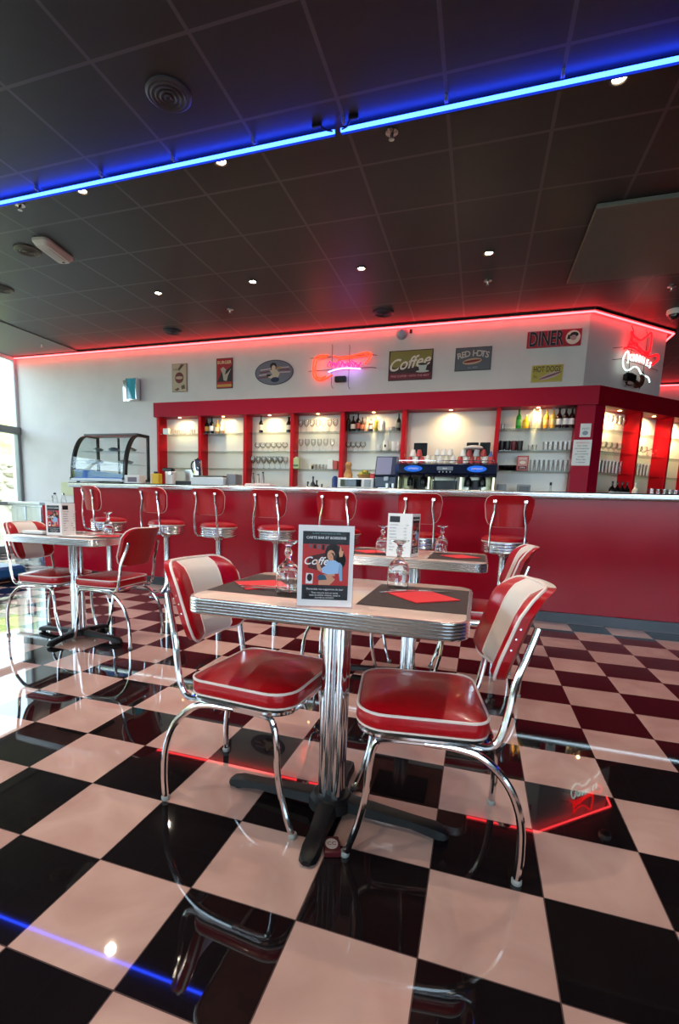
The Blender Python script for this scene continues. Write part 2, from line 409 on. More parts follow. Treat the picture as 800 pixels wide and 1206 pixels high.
# ------------------------------------------------------------------ back bar shelving
SH = (1.973, 1.72, 1.478)
BACKP = mat('gloss_cream_back_panel', '#e4ddd2', .22)
def shelving(t, xs, bays, x_end_pillar, warm):
    """xs: list of (x0,x1) uprights in local x; local y 0 = front, .2 = back; bays with glass shelves"""
    for (a, b, dep) in xs: MB().bbox(a, b, 0.0, dep, 1.0, 2.215, .003).build('divider', CABR, t)
    for (a, b, glass) in bays:
        MB().box(a, b, .2, .285, 1.0, 2.215).build('back_panel', BACKP, t)
        if glass:
            for z in SH:
                MB().bbox(a, b, .01, .2, z - .008, z, .0015).build('glass_shelf', SHELFG, t)
        else: pass
def bay_light(x, y, rz, lab, power):
    l = thing('cabinet_downlight', lab, 'downlight', (x, y, 2.216), rz, 'warm downlights under the red shelf fascia')
    MB().lathe([(.03, 0), (.032, -.006), (.024, -.008)], 14).build('trim_ring', CHROME, l)
    MB().lathe([(.02, -.006), (.018, -.011)], 12).build('bulb', mat('warm_bulb', (1, .8, .5), .5, emit=(1, .62, .25), es=12), l)
    d = bpy.data.lights.new('cabinet_lamp', 'SPOT'); d.energy = power; d.color = (1, .70, .36); d.spot_size = R(160); d.spot_blend = 1; d.shadow_soft_size = .02
    o = bpy.data.objects.new('cabinet_lamp', d); COL.objects.link(o); o.parent = l; o.location = (0, 0, -.02); o.rotation_euler = (R(20), 0, 0)
XM, YM = -3.745, 5.5
t = thing('back_bar_shelving', 'long red back bar shelving with lit glass shelves under the signs', 'shelving', (XM, YM, 0))
up_ = [(-3.745, -3.70, .2), (-3.035, -2.985, .2), (-2.30, -2.25, .2), (-1.585, -1.535, .2), (-.88, -.82, .2), (-.065, -.01, .2), (1.065, 1.115, .2)]
up_ = [(a - XM, b - XM, c) for a, b, c in up_]
by = [(up_[k][1], up_[k + 1][0], k != 5) for k in range(6)] + [(up_[6][1], 1.935 - XM, True)]
shelving(t, up_, by, None, None)
m = MB(); m.loft([[(1.935 - XM, 0, z), (2.12 - XM, 0, z), (2.12 + .12 - XM, .115, z), (2.1 - XM, .27, z), (1.935 - XM, .27, z)] for z in (1.0, 2.215)]); m.build('corner_pillar', CAB, t)
m = MB(); m.loft([[(-.03, -.03, z), (2.135 - XM, -.03, z), (2.0 - XM, .285, z), (-.03, .285, z)] for z in (2.215, 2.42)])
m.build('fascia', CAB, t)
for k in range(7):
    a, b, g = by[k]
    bay_light(XM + (a + b) / 2, YM + .045, 0, 'small warm downlight glowing above bay %s of the back bar shelving' % ['one, the left end,', 'two', 'three', 'four', 'five', 'six, the open one,', 'seven, by the corner,'][k], BAY_W)
AN = math.atan2(.694, .72)
P0 = Vector((2.12, 5.5, 0)); D2 = Vector((.72, .694, 0)); N2 = Vector((-.694, .72, 0))
t = thing('corner_shelving', 'red corner shelving set at an angle with glowing cream bays', 'shelving', (P0.x, P0.y, 0), AN)
ups = [(.0, .17, .2), (.83, .87, .2), (1.47, 1.51, .2), (2.1, 2.14, .2), (2.75, 2.9, .2)]
shelving(t, ups, [(ups[k][1], ups[k + 1][0], True) for k in range(4)], None, None)
m = MB(); m.loft([[(-.01, -.03, z), (3.0, -.03, z), (3.0, .285, z), (.13, .285, z)] for z in (2.215, 2.42)]); m.build('fascia', mat('dark_red_fascia', '#96081c', .4, spec=.15), t)
for k, x in enumerate((.5, 1.17, 1.8)):
    p = P0 + D2 * x + N2 * .05
    bay_light(p.x, p.y, AN, 'small warm downlight glowing above %s bay of the angled corner shelving' % ['the first', 'the second', 'the third'][k], BAY_W * 4.5)
# back worktop
t = thing('back_worktop', 'dark worktop behind the bar below the glass shelves', 'worktop', (XM, 4.95, 0))
MB().bbox(0, 5.75, 0, .55, .965, 1.0, .004).build('worktop', DGREY, t)
MB().box(.02, 5.73, .05, .53, 0, .965).build('cupboard', STEEL, t)
t = thing('corner_worktop', 'dark worktop under the angled corner shelving', 'worktop', (P0.x, P0.y, 0), AN)
MB().bbox(.1, 3.0, -.5, .0, 1.115, 1.15, .004).build('worktop', DGREY, t); MB().box(.12, 2.98, -.45, -.02, 0, 1.115).build('cupboard', STEEL, t)

# ------------------------------------------------------------------ chairs
def outline3(cx, cy, w, h, r, z, k=6): return [(x, y, z) for x, y in rrect(cx, cy, w, h, r, k)]
def pad(t, W, Hh, zc, yc, lean, th, curve, stripe, name='backrest', taper=.03):
    """upholstered curved back pad. local: faces +y, centre (0, yc, zc)"""
    r = .07; NV = 12; ST = .088
    xs = []
    for k in range(25): xs.append(-W + 2 * W * k / 24)
    xs = sorted(set([round(x, 5) for x in xs] + [-ST, ST]))
    def hz(x):
        a = abs(x) - (W - r)
        return Hh if a <= 0 else Hh - r + math.sqrt(max(r * r - a * a, 0))
    def P(x, v, f):
        h = hz(x); z = v * h; q = x / W; vv = z / Hh
        c = curve * (q * q - .35)
        edge = min((1 - abs(q)) / .22, 1); e2 = min((1 - abs(v)) / .3, 1)
        b = math.sqrt(max(1 - (1 - edge) ** 2, 0)) * math.sqrt(max(1 - (1 - e2) ** 2, 0))
        y = c + (th * (.55 + .45 * b) if f else 0) - lean * z - (.02 * max(0, vv - .4) ** 2 / .36 if True else 0)
        return Vector((x * (1 - taper * (1 - vv)), yc + y, zc + z))
    def sheet(mb, sel, f):
        k = len(mb.v); cols = [x for x in xs if sel(x)]
        vs = [tuple(P(x, -1 + 2 * j / NV, f)) for x in cols for j in range(NV + 1)]
        fs = []
        n = NV + 1
        for i in range(len(cols) - 1):
            for j in range(NV): fs.append((i * n + j, (i + 1) * n + j, (i + 1) * n + j + 1, i * n + j + 1))
        mb.add(vs, fs)
    def rim(mb, path):
        A = [P(x, v, 1) for x, v in path]; B = [P(x, v, 0) for x, v in path]
        n = len(path); mb.add([tuple(p) for p in A + B], [(i, i + 1, i + 1 + n, i + n) for i in range(n - 1)])
    e = 1e-6
    red = MB()
    sheet(red, lambda x: True, 0)
    if stripe:
        sheet(red, lambda x: x <= -ST + e, 1); sheet(red, lambda x: x >= ST - e, 1)
    else: sheet(red, lambda x: True, 1)
    segs = [[x for x in xs if x <= -ST + e], [x for x in xs if -ST - e <= x <= ST + e], [x for x in xs if x >= ST - e]]
    for q, sg in enumerate(segs):
        tgt = red
        if q == 1 and stripe: tgt = white = MB()
        rim(tgt, [(x, 1) for x in sg]); rim(tgt, [(x, -1) for x in sg])
    rim(red, [(-W, -1 + 2 * j / NV) for j in range(NV + 1)]); rim(red, [(W, -1 + 2 * j / NV) for j in range(NV + 1)])
    o = red.build(name, REDV, t, sharp=60)
    if stripe:
        sheet(white, lambda x: -ST - e <= x <= ST + e, 1)
        w = white.build('center_panel', WHITEV, o, sharp=60); w['label'] = 'white vinyl centre panel of the back'
    pp = MB()
    for f, rr in ((1, .0048 if stripe else .0034),):
        loop = [P(x, 1, f) for x in xs] + [P(W, v, f) for v in (.6, .2, -.2, -.6)] + [P(x, -1, f) for x in reversed(xs)] + [P(-W, v, f) for v in (-.6, -.2, .2, .6)]
        pp.tube(loop, rr, 6, closed=True)
    if stripe:
        for x in (-ST, ST): pp.tube([P(x, -1 + 2 * j / NV, 1) for j in range(NV + 1)] , .003, 6)
    pp.build('piping', PIPE, o)
    st = MB()
    for s in (-1, 1):
        for v in (-.45, .05, .5):
            p = P(s * W, v, 0); st.lathe([(.003, -.001), (.0026, .002)], 8, M=Matrix.Translation((p.x, p.y + th * .27, p.z)) @ Matrix.Rotation(R(90) * s, 4, 'Y'))
    st.build('stud', CHROME, o)
    return P
def make_chair(label, loc, rz):
    t = thing('diner_chair', label, 'chair', loc, rz)
    # cushion
    def ring(w, z, cut=.0): return outline3(0, 0.040, .396 + w, .366 + w, [.085 + w / 2, .085 + w / 2, .055 + w / 2, .055 + w / 2], z)
    m = MB()
    m.loft([ring(-.02, .409), ring(-.006, .412), ring(.005, .424), ring(.004, .444), ring(-.004, .458)], cap1=False)
    rings = [ring(-.008, .458)]
    for k in range(1, 9):
        q = k / 8; w = -.41 * q * .96; rings.append([(x * 1, y, .460 + .030 * math.sin(q * math.pi / 2) ** .8) for x, y, z in outline3(0, .040, .386 * (1 - q) + .01, .356 * (1 - q) + .01, max(.085 * (1 - q), .004), 0)])
    m.loft(rings, cap0=False)
    s = m.build('seat', REDV, t, sharp=50)
    MB().tube([Vector(p) for p in ring(-.002, .459)], .0045, 6, closed=True).tube([Vector(p) for p in ring(-.004, .413)], .0035, 6, closed=True).build('piping', PIPE, s)
    # chrome ring below the seat, the legs and the back posts
    MB().tube([Vector(p) for p in outline3(0, 0.028, .38, .36, .07, .399)], .0115, 10, closed=True).tube([(-.18, .05, .397), (.18, .05, .397)], .008, 8).build('seat_frame', CHROME, t)
    for sx in (-1, 1):
        MB().tube([(sx * .188, -.245, .008), (sx * .190, -.247, .1), (sx * .191, -.236, .2), (sx * .190, -.197, .292), (sx * .188, -.13, .358), (sx * .187, -.06, .381), (sx * .186, .03, .387)], .0115, 10, 6).build('leg', CHROME, t)
        MB().tube([(sx * .186, .03, .387), (sx * .185, .13, .385), (sx * .183, .165, .366), (sx * .182, .178, .3), (sx * .181, .185, .2), (sx * .178, .205, .1), (sx * .175, .235, .008)], .0105, 10, 6).build('leg', CHROME, t)
    for sx in (-1, 1):
        for fx_, fy_ in ((.188, -.245), (.174, .237)): MB().lathe([(.013, 0), (.0145, .004), (.0145, .012), (.012, .016)], 12, (sx * fx_, fy_, 0)).build('foot_cap', RUBBER, t)
    P = pad(t, .184, .131, .692, -.230, .32, .050, .05, True)
    for sx in (-1, 1):
        q = P(sx * .15, .35, 0)
        MB().tube([(sx * .187, .02, .399), (sx * .188, -.09, .397), (sx * .190, -.14, .396), (sx * .193, -.165, .425), (sx * .195, -.180, .50), (sx * .190, -.192, .58), (sx * .178, -.219, .66), (sx * .168, -.240, .725)], .0105, 10, 6).build('back_post', CHROME, t)
    m = MB()
    for sx in (-1, 1):
        for v in (.25,):
            q = P(sx * .166, v, 0); m.lathe([(.008, 0), (.006, .006), (.002, .008)], 10, M=Matrix.Translation((q.x, q.y - .022, q.z)) @ Matrix.Rotation(R(90), 4, 'X'))
    m.build('bolt', CHROME, t)
    return t
chair = make_chair('red and white diner chair in front, left of the nearest table', (.262, .478, 0), R(-90 - 5))
dup(chair, (.862, .475, 0), R(90 + 9), 'red and white diner chair in front, right of the nearest table')
dup(chair, (-2.01, 1.80, 0), R(-90 + 2), 'red and white diner chair on the window side of the far left table')
dup(chair, (-1.49, 1.86, 0), R(90 + 2), 'diner chair of the far left table showing its plain red back')
dup(chair, (.98, 1.98, 0), R(90 + 4), 'diner chair behind the front right chair, at the table by the bar')
dup(chair, (.23, 1.95, 0), R(-90), 'diner chair mostly hidden behind the upright menu, at the table by the bar')

# ------------------------------------------------------------------ bar stools
def make_stool(label, loc, rz):
    t = thing('bar_stool', label, 'bar stool', loc, rz)
    m = MB(); m.lathe([(0, 0), (.2, 0), (.205, .006), (.195, .014), (.12, .026), (.07, .05), (.045, .09), (.036, .14)], 28); m.build('base', CHROME, t)
    MB().lathe([(.034, .12), (.034, .62), (.05, .63), (.06, .655)], 20).build('post', CHROME, t)
    pr = [(.0, .655), (.17, .655)]
    for k in range(4): z = .66 + k * .022; pr += [(.178, z), (.182, z + .008), (.178, z + .015), (.172, z + .018)]
    pr += [(.176, .75), (.0, .75)]
    MB().lathe(pr, 32).build('seat_ring', ALU, t)
    s = MB(); s.lathe([(.165, .748), (.180, .752), (.184, .765), (.178, .782), (.15, .795), (.09, .802), (0, .804)], 32); so = s.build('seat', REDV, t)
    MB().tube([(.181 * math.cos(a * R(10)), .181 * math.sin(a * R(10)), .754) for a in range(36)], .004, 6, closed=True).build('piping', PIPE, so)
    P = pad(t, .192, .125, 1.003, -.205, .12, .046, .035, False, taper=.085)
    for sx in (-1, 1):
        q = P(sx * .118, .62, 0); q2 = P(sx * .12, .0, 0)
        MB().tube([(sx * .125, -.10, .665), (sx * .13, -.155, .668), (sx * .132, -.20, .69), (sx * .132, -.215, .76), (sx * .13, q2.y - .016, .88), (q2.x, q2.y - .014, q2.z), (q.x, q.y - .014, q.z)], .0095, 8, 5).build('back_post', CHROME, t)
        c = MB(); c.bbox(q.x - .014, q.x + .014, q.y - .022, q.y + .002, q.z - .012, q.z + .014, .004); c.build('bracket', CHROME, t)
    return t
ST = [(-2.87, 3.4, -24, 'bar stool nearest the display case, turned towards the right'), (-2.13, 3.4, -12, 'second bar stool from the display case, turned slightly'),
      (-1.515, 3.4, -6, 'bar stool behind the nearest left chair, third along the bar'), (-.885, 3.4, -5, 'bar stool seen left of the upright menu, fourth along the bar'),
      (-.24, 3.4, -3, 'bar stool partly hidden behind the upright menu'), (.48, 3.4, 0, 'bar stool behind the white menu card of the rear table'), (1.175, 3.4, 2, 'rightmost bar stool, standing by the plain stretch of the red counter')]
st0 = None
for x, y, a, lab in ST:
    lab = 'red ' + lab
    if st0 is None: st0 = make_stool(lab, (x, y, 0), R(a))
    else: dup(st0, (x, y, 0), R(a), lab)
for o in SC.objects:
    if o.name.startswith('bar_stool'): o['group'] = 'red bar stools along the counter'
    if o.name.startswith('diner_chair'): o['group'] = 'red and white diner chairs'

# ------------------------------------------------------------------ tables
def lam_mat():
    m = mat('cracked_ice_laminate', '#dcc8bc', .16, coat=.2); n, l = nt(m); b = n['Principled BSDF']
    tc = n.new('ShaderNodeTexCoord'); vo = n.new('ShaderNodeTexVoronoi'); vo.inputs['Scale'].default_value = 11
    no = n.new('ShaderNodeTexNoise'); no.inputs['Scale'].default_value = 5; ad = n.new('ShaderNodeVectorMath'); ad.operation = 'MULTIPLY_ADD'; ad.inputs[1].default_value = (.25, .25, .25)
    l.new(tc.outputs['Object'], no.inputs['Vector']); l.new(no.outputs['Color'], ad.inputs[0]); l.new(tc.outputs['Object'], ad.inputs[2]); l.new(ad.outputs[0], vo.inputs['Vector'])
    rp = n.new('ShaderNodeValToRGB'); e = rp.color_ramp.elements
    e[0].color = lin('#cdb6b0'); e[1].color = lin('#e6d3c4'); x = e.new(.5); x.color = lin('#dcc3b6')
    l.new(vo.outputs['Color'], rp.inputs[0]); l.new(rp.outputs[0], b.inputs['Base Color']); return m
LAM = lam_mat()
def make_table(label, loc, rz=0):
    t = thing('diner_table', label, 'table', loc, rz)
    W_, D_ = .80, .60
    def ring(d, z): return outline3(0, 0, W_ - 2 * d, D_ - 2 * d, .065 - d, z, 7)
    MB().loft([ring(.006, .708), ring(.006, .7495), ring(.009, .7505)]).build('tabletop', LAM, t)
    rg = [ring(.008, .703), ring(.002, .704)]
    for k in range(5): z = .705 + k * .0086; rg += [ring(0, z + .001), ring(-.0015, z + .004), ring(0, z + .007), ring(.0025, z + .0082)]
    rg += [ring(.001, .7500), ring(.006, .7510), ring(.010, .7506)]
    MB().loft(rg, False, False).build('edge_band', ALU, t)
    MB().bbox(-.16, .16, -.13, .13, .69, .708, .004).build('top_bracket', IRON, t)
    for a, b in ((-1, -1), (1, -1), (1, 1), (-1, 1)):
        MB().lathe([(.021, .055), (.021, .69)], 18, (a * .020, b * .020 - .028, 0)).build('column', CHROME, t)
    m = MB(); m.lathe([(0, .025), (.078, .025), (.074, .056), (.06, .068), (0, .07)], 20, (0, -.028, 0)); m.build('hub', IRON, t)
    for ang, ln in ((0, .375), (90, .275), (180, .375), (270, .275)):
        M = Matrix.Translation((0, -.028, 0)) @ Matrix.Rotation(R(ang + (-2.5 if ang in (0, 180) else 2)), 4, 'Z'); m = MB()
        rings = []
        for q, (x, w, z0, z1) in enumerate(((.03, .036, .024, .066), (.12, .033, .022, .058), (ln - .10, .028, .020, .048), (ln - .03, .031, .010, .044), (ln, .026, .006, .036), (ln + .014, .014, .008, .024))):
            rings.append([(x, -w, z0 + .004), (x, -w * .8, z1 - .004), (x, -w * .4, z1), (x, w * .4, z1), (x, w * .8, z1 - .004), (x, w, z0 + .004), (x, w * .6, z0), (x, -w * .6, z0)])
        m.loft(rings, M=M); m.lathe([(.016, 0), (.017, .012)], 12, (ln - .02, 0, 0), M=M)
        m.build('foot', IRON, t)
    return t
TB = (.555, .49, 0)
tab = make_table('nearest diner table with ribbed metal edge and dark placemats', TB)
dup(tab, (-1.76, 1.80, 0), 0, 'diner table at far left near the window, with a menu stand')
dup(tab, (.62, 1.86, 0), 0, 'diner table behind the nearest one, close to the bar stools')
for o in SC.objects:
    if o.name.startswith('diner_table'): o['group'] = 'diner tables'

# placemats, napkins, cutlery, glasses
ZT = .7512
def placemat(x, y, rz, lab, w=.30, d=.385):
    m = MB(); m.box(-w / 2, w / 2, -d / 2, d / 2, 0, .0008); o = m.build('placemat', MATBR); o.location = (x, y, ZT); o.rotation_euler = (0, 0, rz); return tag(o, lab, 'placemat', 'brown paper placemats')
def napkin(x, y, rz, lab, s=.155):
    m = MB(); m.loft([[(a * s / 2, b * s / 2, z) for a, b in ((-1, -1), (1, -1), (1, 1), (-1, 1))] for z in (0, .0018)])
    m.loft([[(a * s / 2 - .002, b * s / 2 - .003, z) for a, b in ((-1, -1), (1, -1), (1, 1), (-1, 1))] for z in (.002, .0036)])
    o = m.build('napkin', NAPK); o.location = (x, y, ZT + .0009); o.rotation_euler = (0, 0, rz); return tag(o, lab, 'napkin', 'folded red napkins')
def knife(x, y, rz, lab, z=.0048):
    t = thing('table_knife', lab, 'knife', (x, y, ZT + z), rz, 'cutlery')
    MB().loft([[(0, -.004, 0), (0, .004, 0), (0, .004, .003), (0, -.004, .003)], [(.09, -.005, 0), (.09, .005, 0), (.09, .005, .003), (.09, -.005, .003)]]).build('handle', CHROME, t)
    MB().loft([[(.09, -.005, 0.0005), (.09, .006, 0.0005), (.09, .006, .002), (.09, -.005, .002)], [(.17, -.006, 0.0005), (.17, .008, 0.0005), (.17, .008, .0015), (.17, -.006, .0015)], [(.205, .003, 0.0005), (.205, .008, 0.0005), (.205, .008, .0012), (.205, .003, .0012)]]).build('blade', CHROME, t)
    return t
def fork(x, y, rz, lab, z=.0048):
    t = thing('table_fork', lab, 'fork', (x, y, ZT + z), rz, 'cutlery')
    MB().loft([[(0, -.006, 0), (0, .006, 0), (0, .006, .0025), (0, -.006, .0025)], [(.12, -.003, .002), (.12, .003, .002), (.12, .003, .0045), (.12, -.003, .0045)], [(.145, -.010, .001), (.145, .010, .001), (.145, .010, .003), (.145, -.010, .003)]]).build('handle', CHROME, t)
    m = MB()
    for k in range(4): m.box(.143, .19, -.0105 + k * .006, -.0075 + k * .006, .001, .003)
    m.build('tines', CHROME, t); return t
# inverted stemmed water glass
GP_OUT = [(.034, .0), (.0365, .01), (.0385, .04), (.037, .065), (.030, .085), (.018, .096), (.009, .104), (.007, .112), (.011, .120), (.0125, .128), (.009, .136), (.0075, .142), (.012, .150), (.024, .156), (.031, .160), (.031, .163), (0, .163)]
GP_IN = [(0, .090), (.016, .086), (.027, .078), (.0345, .063), (.036, .04), (.034, .01), (.0318, .0)]
def wine(x, y, lab, z=ZT, g='upturned water glasses', s=1.0):
    m = MB(); m.lathe([(r * s, h * s) for r, h in GP_IN + GP_OUT], 28, cap=False); o = m.build('stemmed_glass', RGLASS); o.location = (x, y, z)
    return tag(o, lab, 'glass', g)
placemat(.795, .505, R(0), 'brown paper placemat on the right half of the nearest table')
placemat(.315, .505, R(0), 'brown paper placemat on the left half of the nearest table')
napkin(.812, .508, R(41), 'red napkin laid diagonally on the nearest table, right placemat')
napkin(.285, .475, R(41), 'red napkin laid diagonally on the nearest table, left placemat')
knife(.70, .555, R(20), 'table knife on the right red napkin of the nearest table')
fork(.68, .50, R(42), 'table fork beside the knife on the right placemat of the nearest table')
knife(.23, .405, R(17), 'table knife lying on the left red napkin of the nearest table', .0048)
fork(.25, .385, R(6), 'table fork lying near the glass on the left placemat')
wine(.71, .655, 'upturned stemmed glass on the right placemat of the nearest table', ZT + .001)
wine(.415, .37, 'upturned stemmed glass beside the menu on the nearest table', ZT + .001)
# rear table
placemat(.86, 1.86, 0, 'brown placemat at the right of the rear table by the bar')
placemat(.38, 1.86, 0, 'brown placemat at the left of the rear table, behind the menus')
napkin(.875, 1.86, R(41), 'red napkin at the right of the rear table by the bar')
napkin(.37, 1.84, R(41), 'red napkin at the left of the rear table by the bar')
wine(.755, 2.04, 'upturned glass at the right of the rear table by the bar', ZT + .001)
wine(.45, 1.75, 'upturned glass half hidden by the white menu card of the rear table', ZT + .001)
# far left table
placemat(-1.52, 1.80, 0, 'brown placemat at the right of the far left table')
napkin(-1.50, 1.80, R(40), 'red napkin at the right of the far left table')
wine(-1.545, 1.86, 'upturned glass on the far left table', ZT + .003)
placemat(-2.0, 1.80, 0, 'brown placemat at the left of the far left table')
t = thing('folded_napkin_pack', 'small white folded napkin with cutlery on the far left table', 'napkin', (-2.0, 1.66, ZT + .001), R(10))
MB().bbox(-.08, .08, -.035, .035, 0, .025, .006).build('paper', PAPER, t); MB().bbox(.03, .12, .0, .02, .026, .030, .001).build('fork_handle', DGREY, t)
t = thing('folded_menu', 'flat dark and white folded leaflet on the far left table', 'leaflet', (-1.60, 1.64, ZT + .001), R(12))
MB().bbox(-.11, .11, -.06, .06, .0, .004, .001).build('cover', BLACK, t); MB().bbox(-.09, .12, -.05, .065, .0042, .0060, .001).build('sheet', PAPER, t)

# menus ------------------------------------------------------------
MRED = mat('printed_red', '#c02a28', .45); MBLK = mat('printed_black', '#191a20', .45); MWHT = mat('printed_white', '#ece9e8', .5)
SKIN = mat('printed_skin', '#c98f72', .5); HAIR = mat('printed_dark_hair', '#1d1314', .5); BLUEP = mat('printed_light_blue', '#8fb0d8', .5); DENIM = mat('printed_denim', '#1f4560', .5)
ACR = pane_mat('clear_acrylic', (.97, .97, .98), .35)
def menu_front(t, w, h):
    """printed card facing -y, x from 0..w, z 0..h, artwork in its own parts"""
    MB().box(0, w, -.001, .001, .004, h).build('card', MWHT, t)
    y = -.0012; a, b = .012, w - .012
    flat([(a, .022), (b, .022), (b, h - .016), (a, h - .016)], y, .0004).build('printed_panel', MBLK, t)
    flat([(a, .062), (b, .062), (b, h - .050), (a, h - .050)], y - .0005, .0004).build('printed_photo', MRED, t)
    s = w / .148
    def X(q): return a + (b - a) * q
    def Z(q): return .062 + (h - .112) * q
    k = 0.0011
    for i in range(7): flat([(X(.14 + i * .09), Z(.99)), (X(.20 + i * .09), Z(.99)), (X(.20 + i * .09), Z(.90 - i * .015)), (X(.14 + i * .09), Z(.915 - i * .015))], y - k, .0003).build('printed_band', HAIR if i % 2 else mat('printed_grey', '#6b5f66', .5), t)
    flat([(X(.13), Z(.70)), (X(.5), Z(.80)), (X(.56), Z(.5)), (X(.35), Z(.36)), (X(.12), Z(.42))], y - k, .0003).build('printed_sign', mat('printed_maroon', '#4a1a1c', .5), t)
    flat(ell(X(.70), Z(.70), .026 * s, .036 * s, 18, .35), y - k * 1.3, .0003).build('printed_hair', HAIR, t)
    flat(ell(X(.82), Z(.62), .014 * s, .022 * s, 14), y - k * 1.3, .0003).build('printed_hair', HAIR, t)
    flat(ell(X(.615), Z(.735), .0105 * s, .0145 * s, 16, .1), y - k * 1.9, .0003).build('printed_face', SKIN, t)
    for ex in (-.0045, .0035): flat(ell(X(.615) + ex * s, Z(.745), .0012 * s, .0008 * s, 8), y - k * 2.3, .0002).build('printed_eye', HAIR, t)
    flat(ell(X(.612), Z(.70), .0028 * s, .0009 * s, 10), y - k * 2.3, .0002).build('printed_mouth', MRED, t)
    flat([(X(.59), Z(.80)), (X(.66), Z(.80)), (X(.70), Z(.72)), (X(.68), Z(.60)), (X(.665), Z(.66)), (X(.655), Z(.75)), (X(.62), Z(.785))], y - k * 2.2, .0002).build('printed_hair', HAIR, t)
    flat([(X(.55), Z(.32)), (X(.70), Z(.32)), (X(.71), Z(.24)), (X(.55), Z(.22))], y - k * 2.0, .0003).build('printed_waist', SKIN, t)
    flat([(X(.52), Z(.60)), (X(.70), Z(.62)), (X(.80), Z(.55)), (X(.78), Z(.30)), (X(.56), Z(.27)), (X(.42), Z(.32)), (X(.42), Z(.42)), (X(.52), Z(.50))], y - k * 2.2, .0003).build('printed_top', BLUEP, t)
    flat([(X(.80), Z(.58)), (X(.86), Z(.50)), (X(.87), Z(.12)), (X(.82), Z(.12)), (X(.79), Z(.30))], y - k * 2.2, .0003).build('printed_arm', mat('printed_denim_sleeve', '#7c9cc0', .5), t)
    flat([(X(.29), Z(.60)), (X(.34), Z(.60)), (X(.42), Z(.40)), (X(.40), Z(.33)), (X(.33), Z(.38))], y - k * 2.0, .0003).build('printed_arm', SKIN, t)
    flat([(X(.48), Z(.28)), (X(.62), Z(.25)), (X(.72), Z(.15)), (X(.60), Z(.01)), (X(.36), Z(.01)), (X(.36), Z(.14))], y - k * 1.7, .0003).build('printed_legs', SKIN, t)
    flat([(X(.38), Z(.27)), (X(.50), Z(.25)), (X(.54), Z(.14)), (X(.36), Z(.12)), (X(.33), Z(.20))], y - k * 2.0, .0003).build('printed_shorts', DENIM, t)
    flat([(X(.78), Z(.80)), (X(.81), Z(.98)), (X(.84), Z(.86)), (X(.88), Z(.84)), (X(.86), Z(.72)), (X(.80), Z(.70))], y - k * 1.9, .0003).build('printed_hand', SKIN, t)
    flat([(X(.08), Z(.03)), (X(.23), Z(.03)), (X(.24), Z(.28)), (X(.09), Z(.29))], y - k, .0003).build('printed_inset', MWHT, t)
    flat(ell(X(.165), Z(.18), .007 * s, .010 * s), y - k * 1.5, .0003).build('printed_inset_figure', HAIR, t)
    text('script_lettering', 'Coffee', MWHT, .030 * s, t, (X(.34), y - .0016, Z(.585)), shear=.35, bold=.0003)
    text('title_lettering', 'CARTE BAR ET BOISSONS', MWHT, .0092 * s, t, (w / 2, y - .0006, h - .033), bold=.0002)
    text('title_lettering', 'Le diner vous propose sa carte', mat('printed_teal', '#7fb3ad', .5), .006 * s, t, (w / 2, y - .0006, h - .021))
    text('small_lettering', 'Demandez nos suggestions du jour', MWHT, .0070 * s, t, (w / 2, y - .0006, .051))
    for q, tx in enumerate(('Tous nos prix sont en euros', 'taxes et service compris, toute la', 'journée au comptoir')):
        text('small_lettering', tx, MWHT, .0062 * s, t, (w / 2, y - .0006, .041 - q * .0065))
def list_front(t, w, h, inv=False, face=-1):
    MB().box(0, w, -.001, .001, .004, h).build('card', MWHT, t)
    y = -.0012
    flat([(.01, h * .80), (w * .5, h * .80), (w * .5, h - .015), (.01, h - .015)], y, .0004).build('printed_panel', MBLK, t)
    g = mat('printed_grey_text', '#77808e', .6)
    lines = ['COCKTAILS', 'BURGERS', 'SALADES', 'DESSERTS', 'BOISSONS', 'CAFÉ', 'THÉ', 'GLACES', 'MENU', 'BIÈRES']
    for k in range(9): text('list_lettering', lines[k] + '  . . . . . . . .  %d,50' % (3 + k), g, .0085, t, (.012, y - .0003, h * .74 - k * h * .072), align='LEFT')
def menu_stand(label, loc, rz, kind, angle=24, w=.148, h=.222):
    t = thing('menu_stand', label, 'menu', loc, rz, 'table menu stands')
    f = bpy.data.objects.new('front_leaf', None); COL.objects.link(f); f.parent = t; f.location = (-w / 2, 0, 0)
    if kind == 'photo': menu_front(f, w, h)
    else: list_front(f, w, h)
    hl = MB(); hl.box(-.003, w + .003, -.0035, -.003, .0, h + .004); hl.box(-.003, w + .003, .002, .0026, 0, h + .004); hl.build('acrylic_sleeve', ACR, t, Matrix.Translation((-w / 2, 0, 0)))
    return t
MSTANDS = []
e = menu_stand('tall menu card with a woman in blue top, on the nearest table', (.577, .228, ZT), R(17), 'photo')
MB().bbox(-.075, .075, -.006, .05, 0, .003, .001).build('base', ACR, e)
# two-sided stands: white list face to the camera, picture face turned right
def prism_stand(label, loc, rz, first, second, w=.14, h=.222, fold=60):
    t = thing('menu_stand', label, 'menu', loc, rz, 'table menu stands')
    f = bpy.data.objects.new('front_leaf', None); COL.objects.link(f); f.parent = t; f.location = (-w / 2, 0, 0)
    (menu_front if first == 'photo' else list_front)(f, w, h)
    g = bpy.data.objects.new('side_leaf', None); COL.objects.link(g); g.parent = t; g.location = (w / 2, 0, 0); g.rotation_euler = (0, 0, R(fold))
    (menu_front if second == 'photo' else list_front)(g, w, h)
    MB().loft([[(-w / 2, .003, z), (w / 2 - .003, .003, z), (w / 2 + w * math.cos(R(fold)) * .95 - .003, w * math.sin(R(fold)) * .95, z)] for z in (0, .003)]).build('base', ACR, t)
    return t
prism_stand('white drinks list card standing on the rear table by the bar', (.56, 1.63, ZT), R(-4), 'list', 'photo', .13, .235, 82)
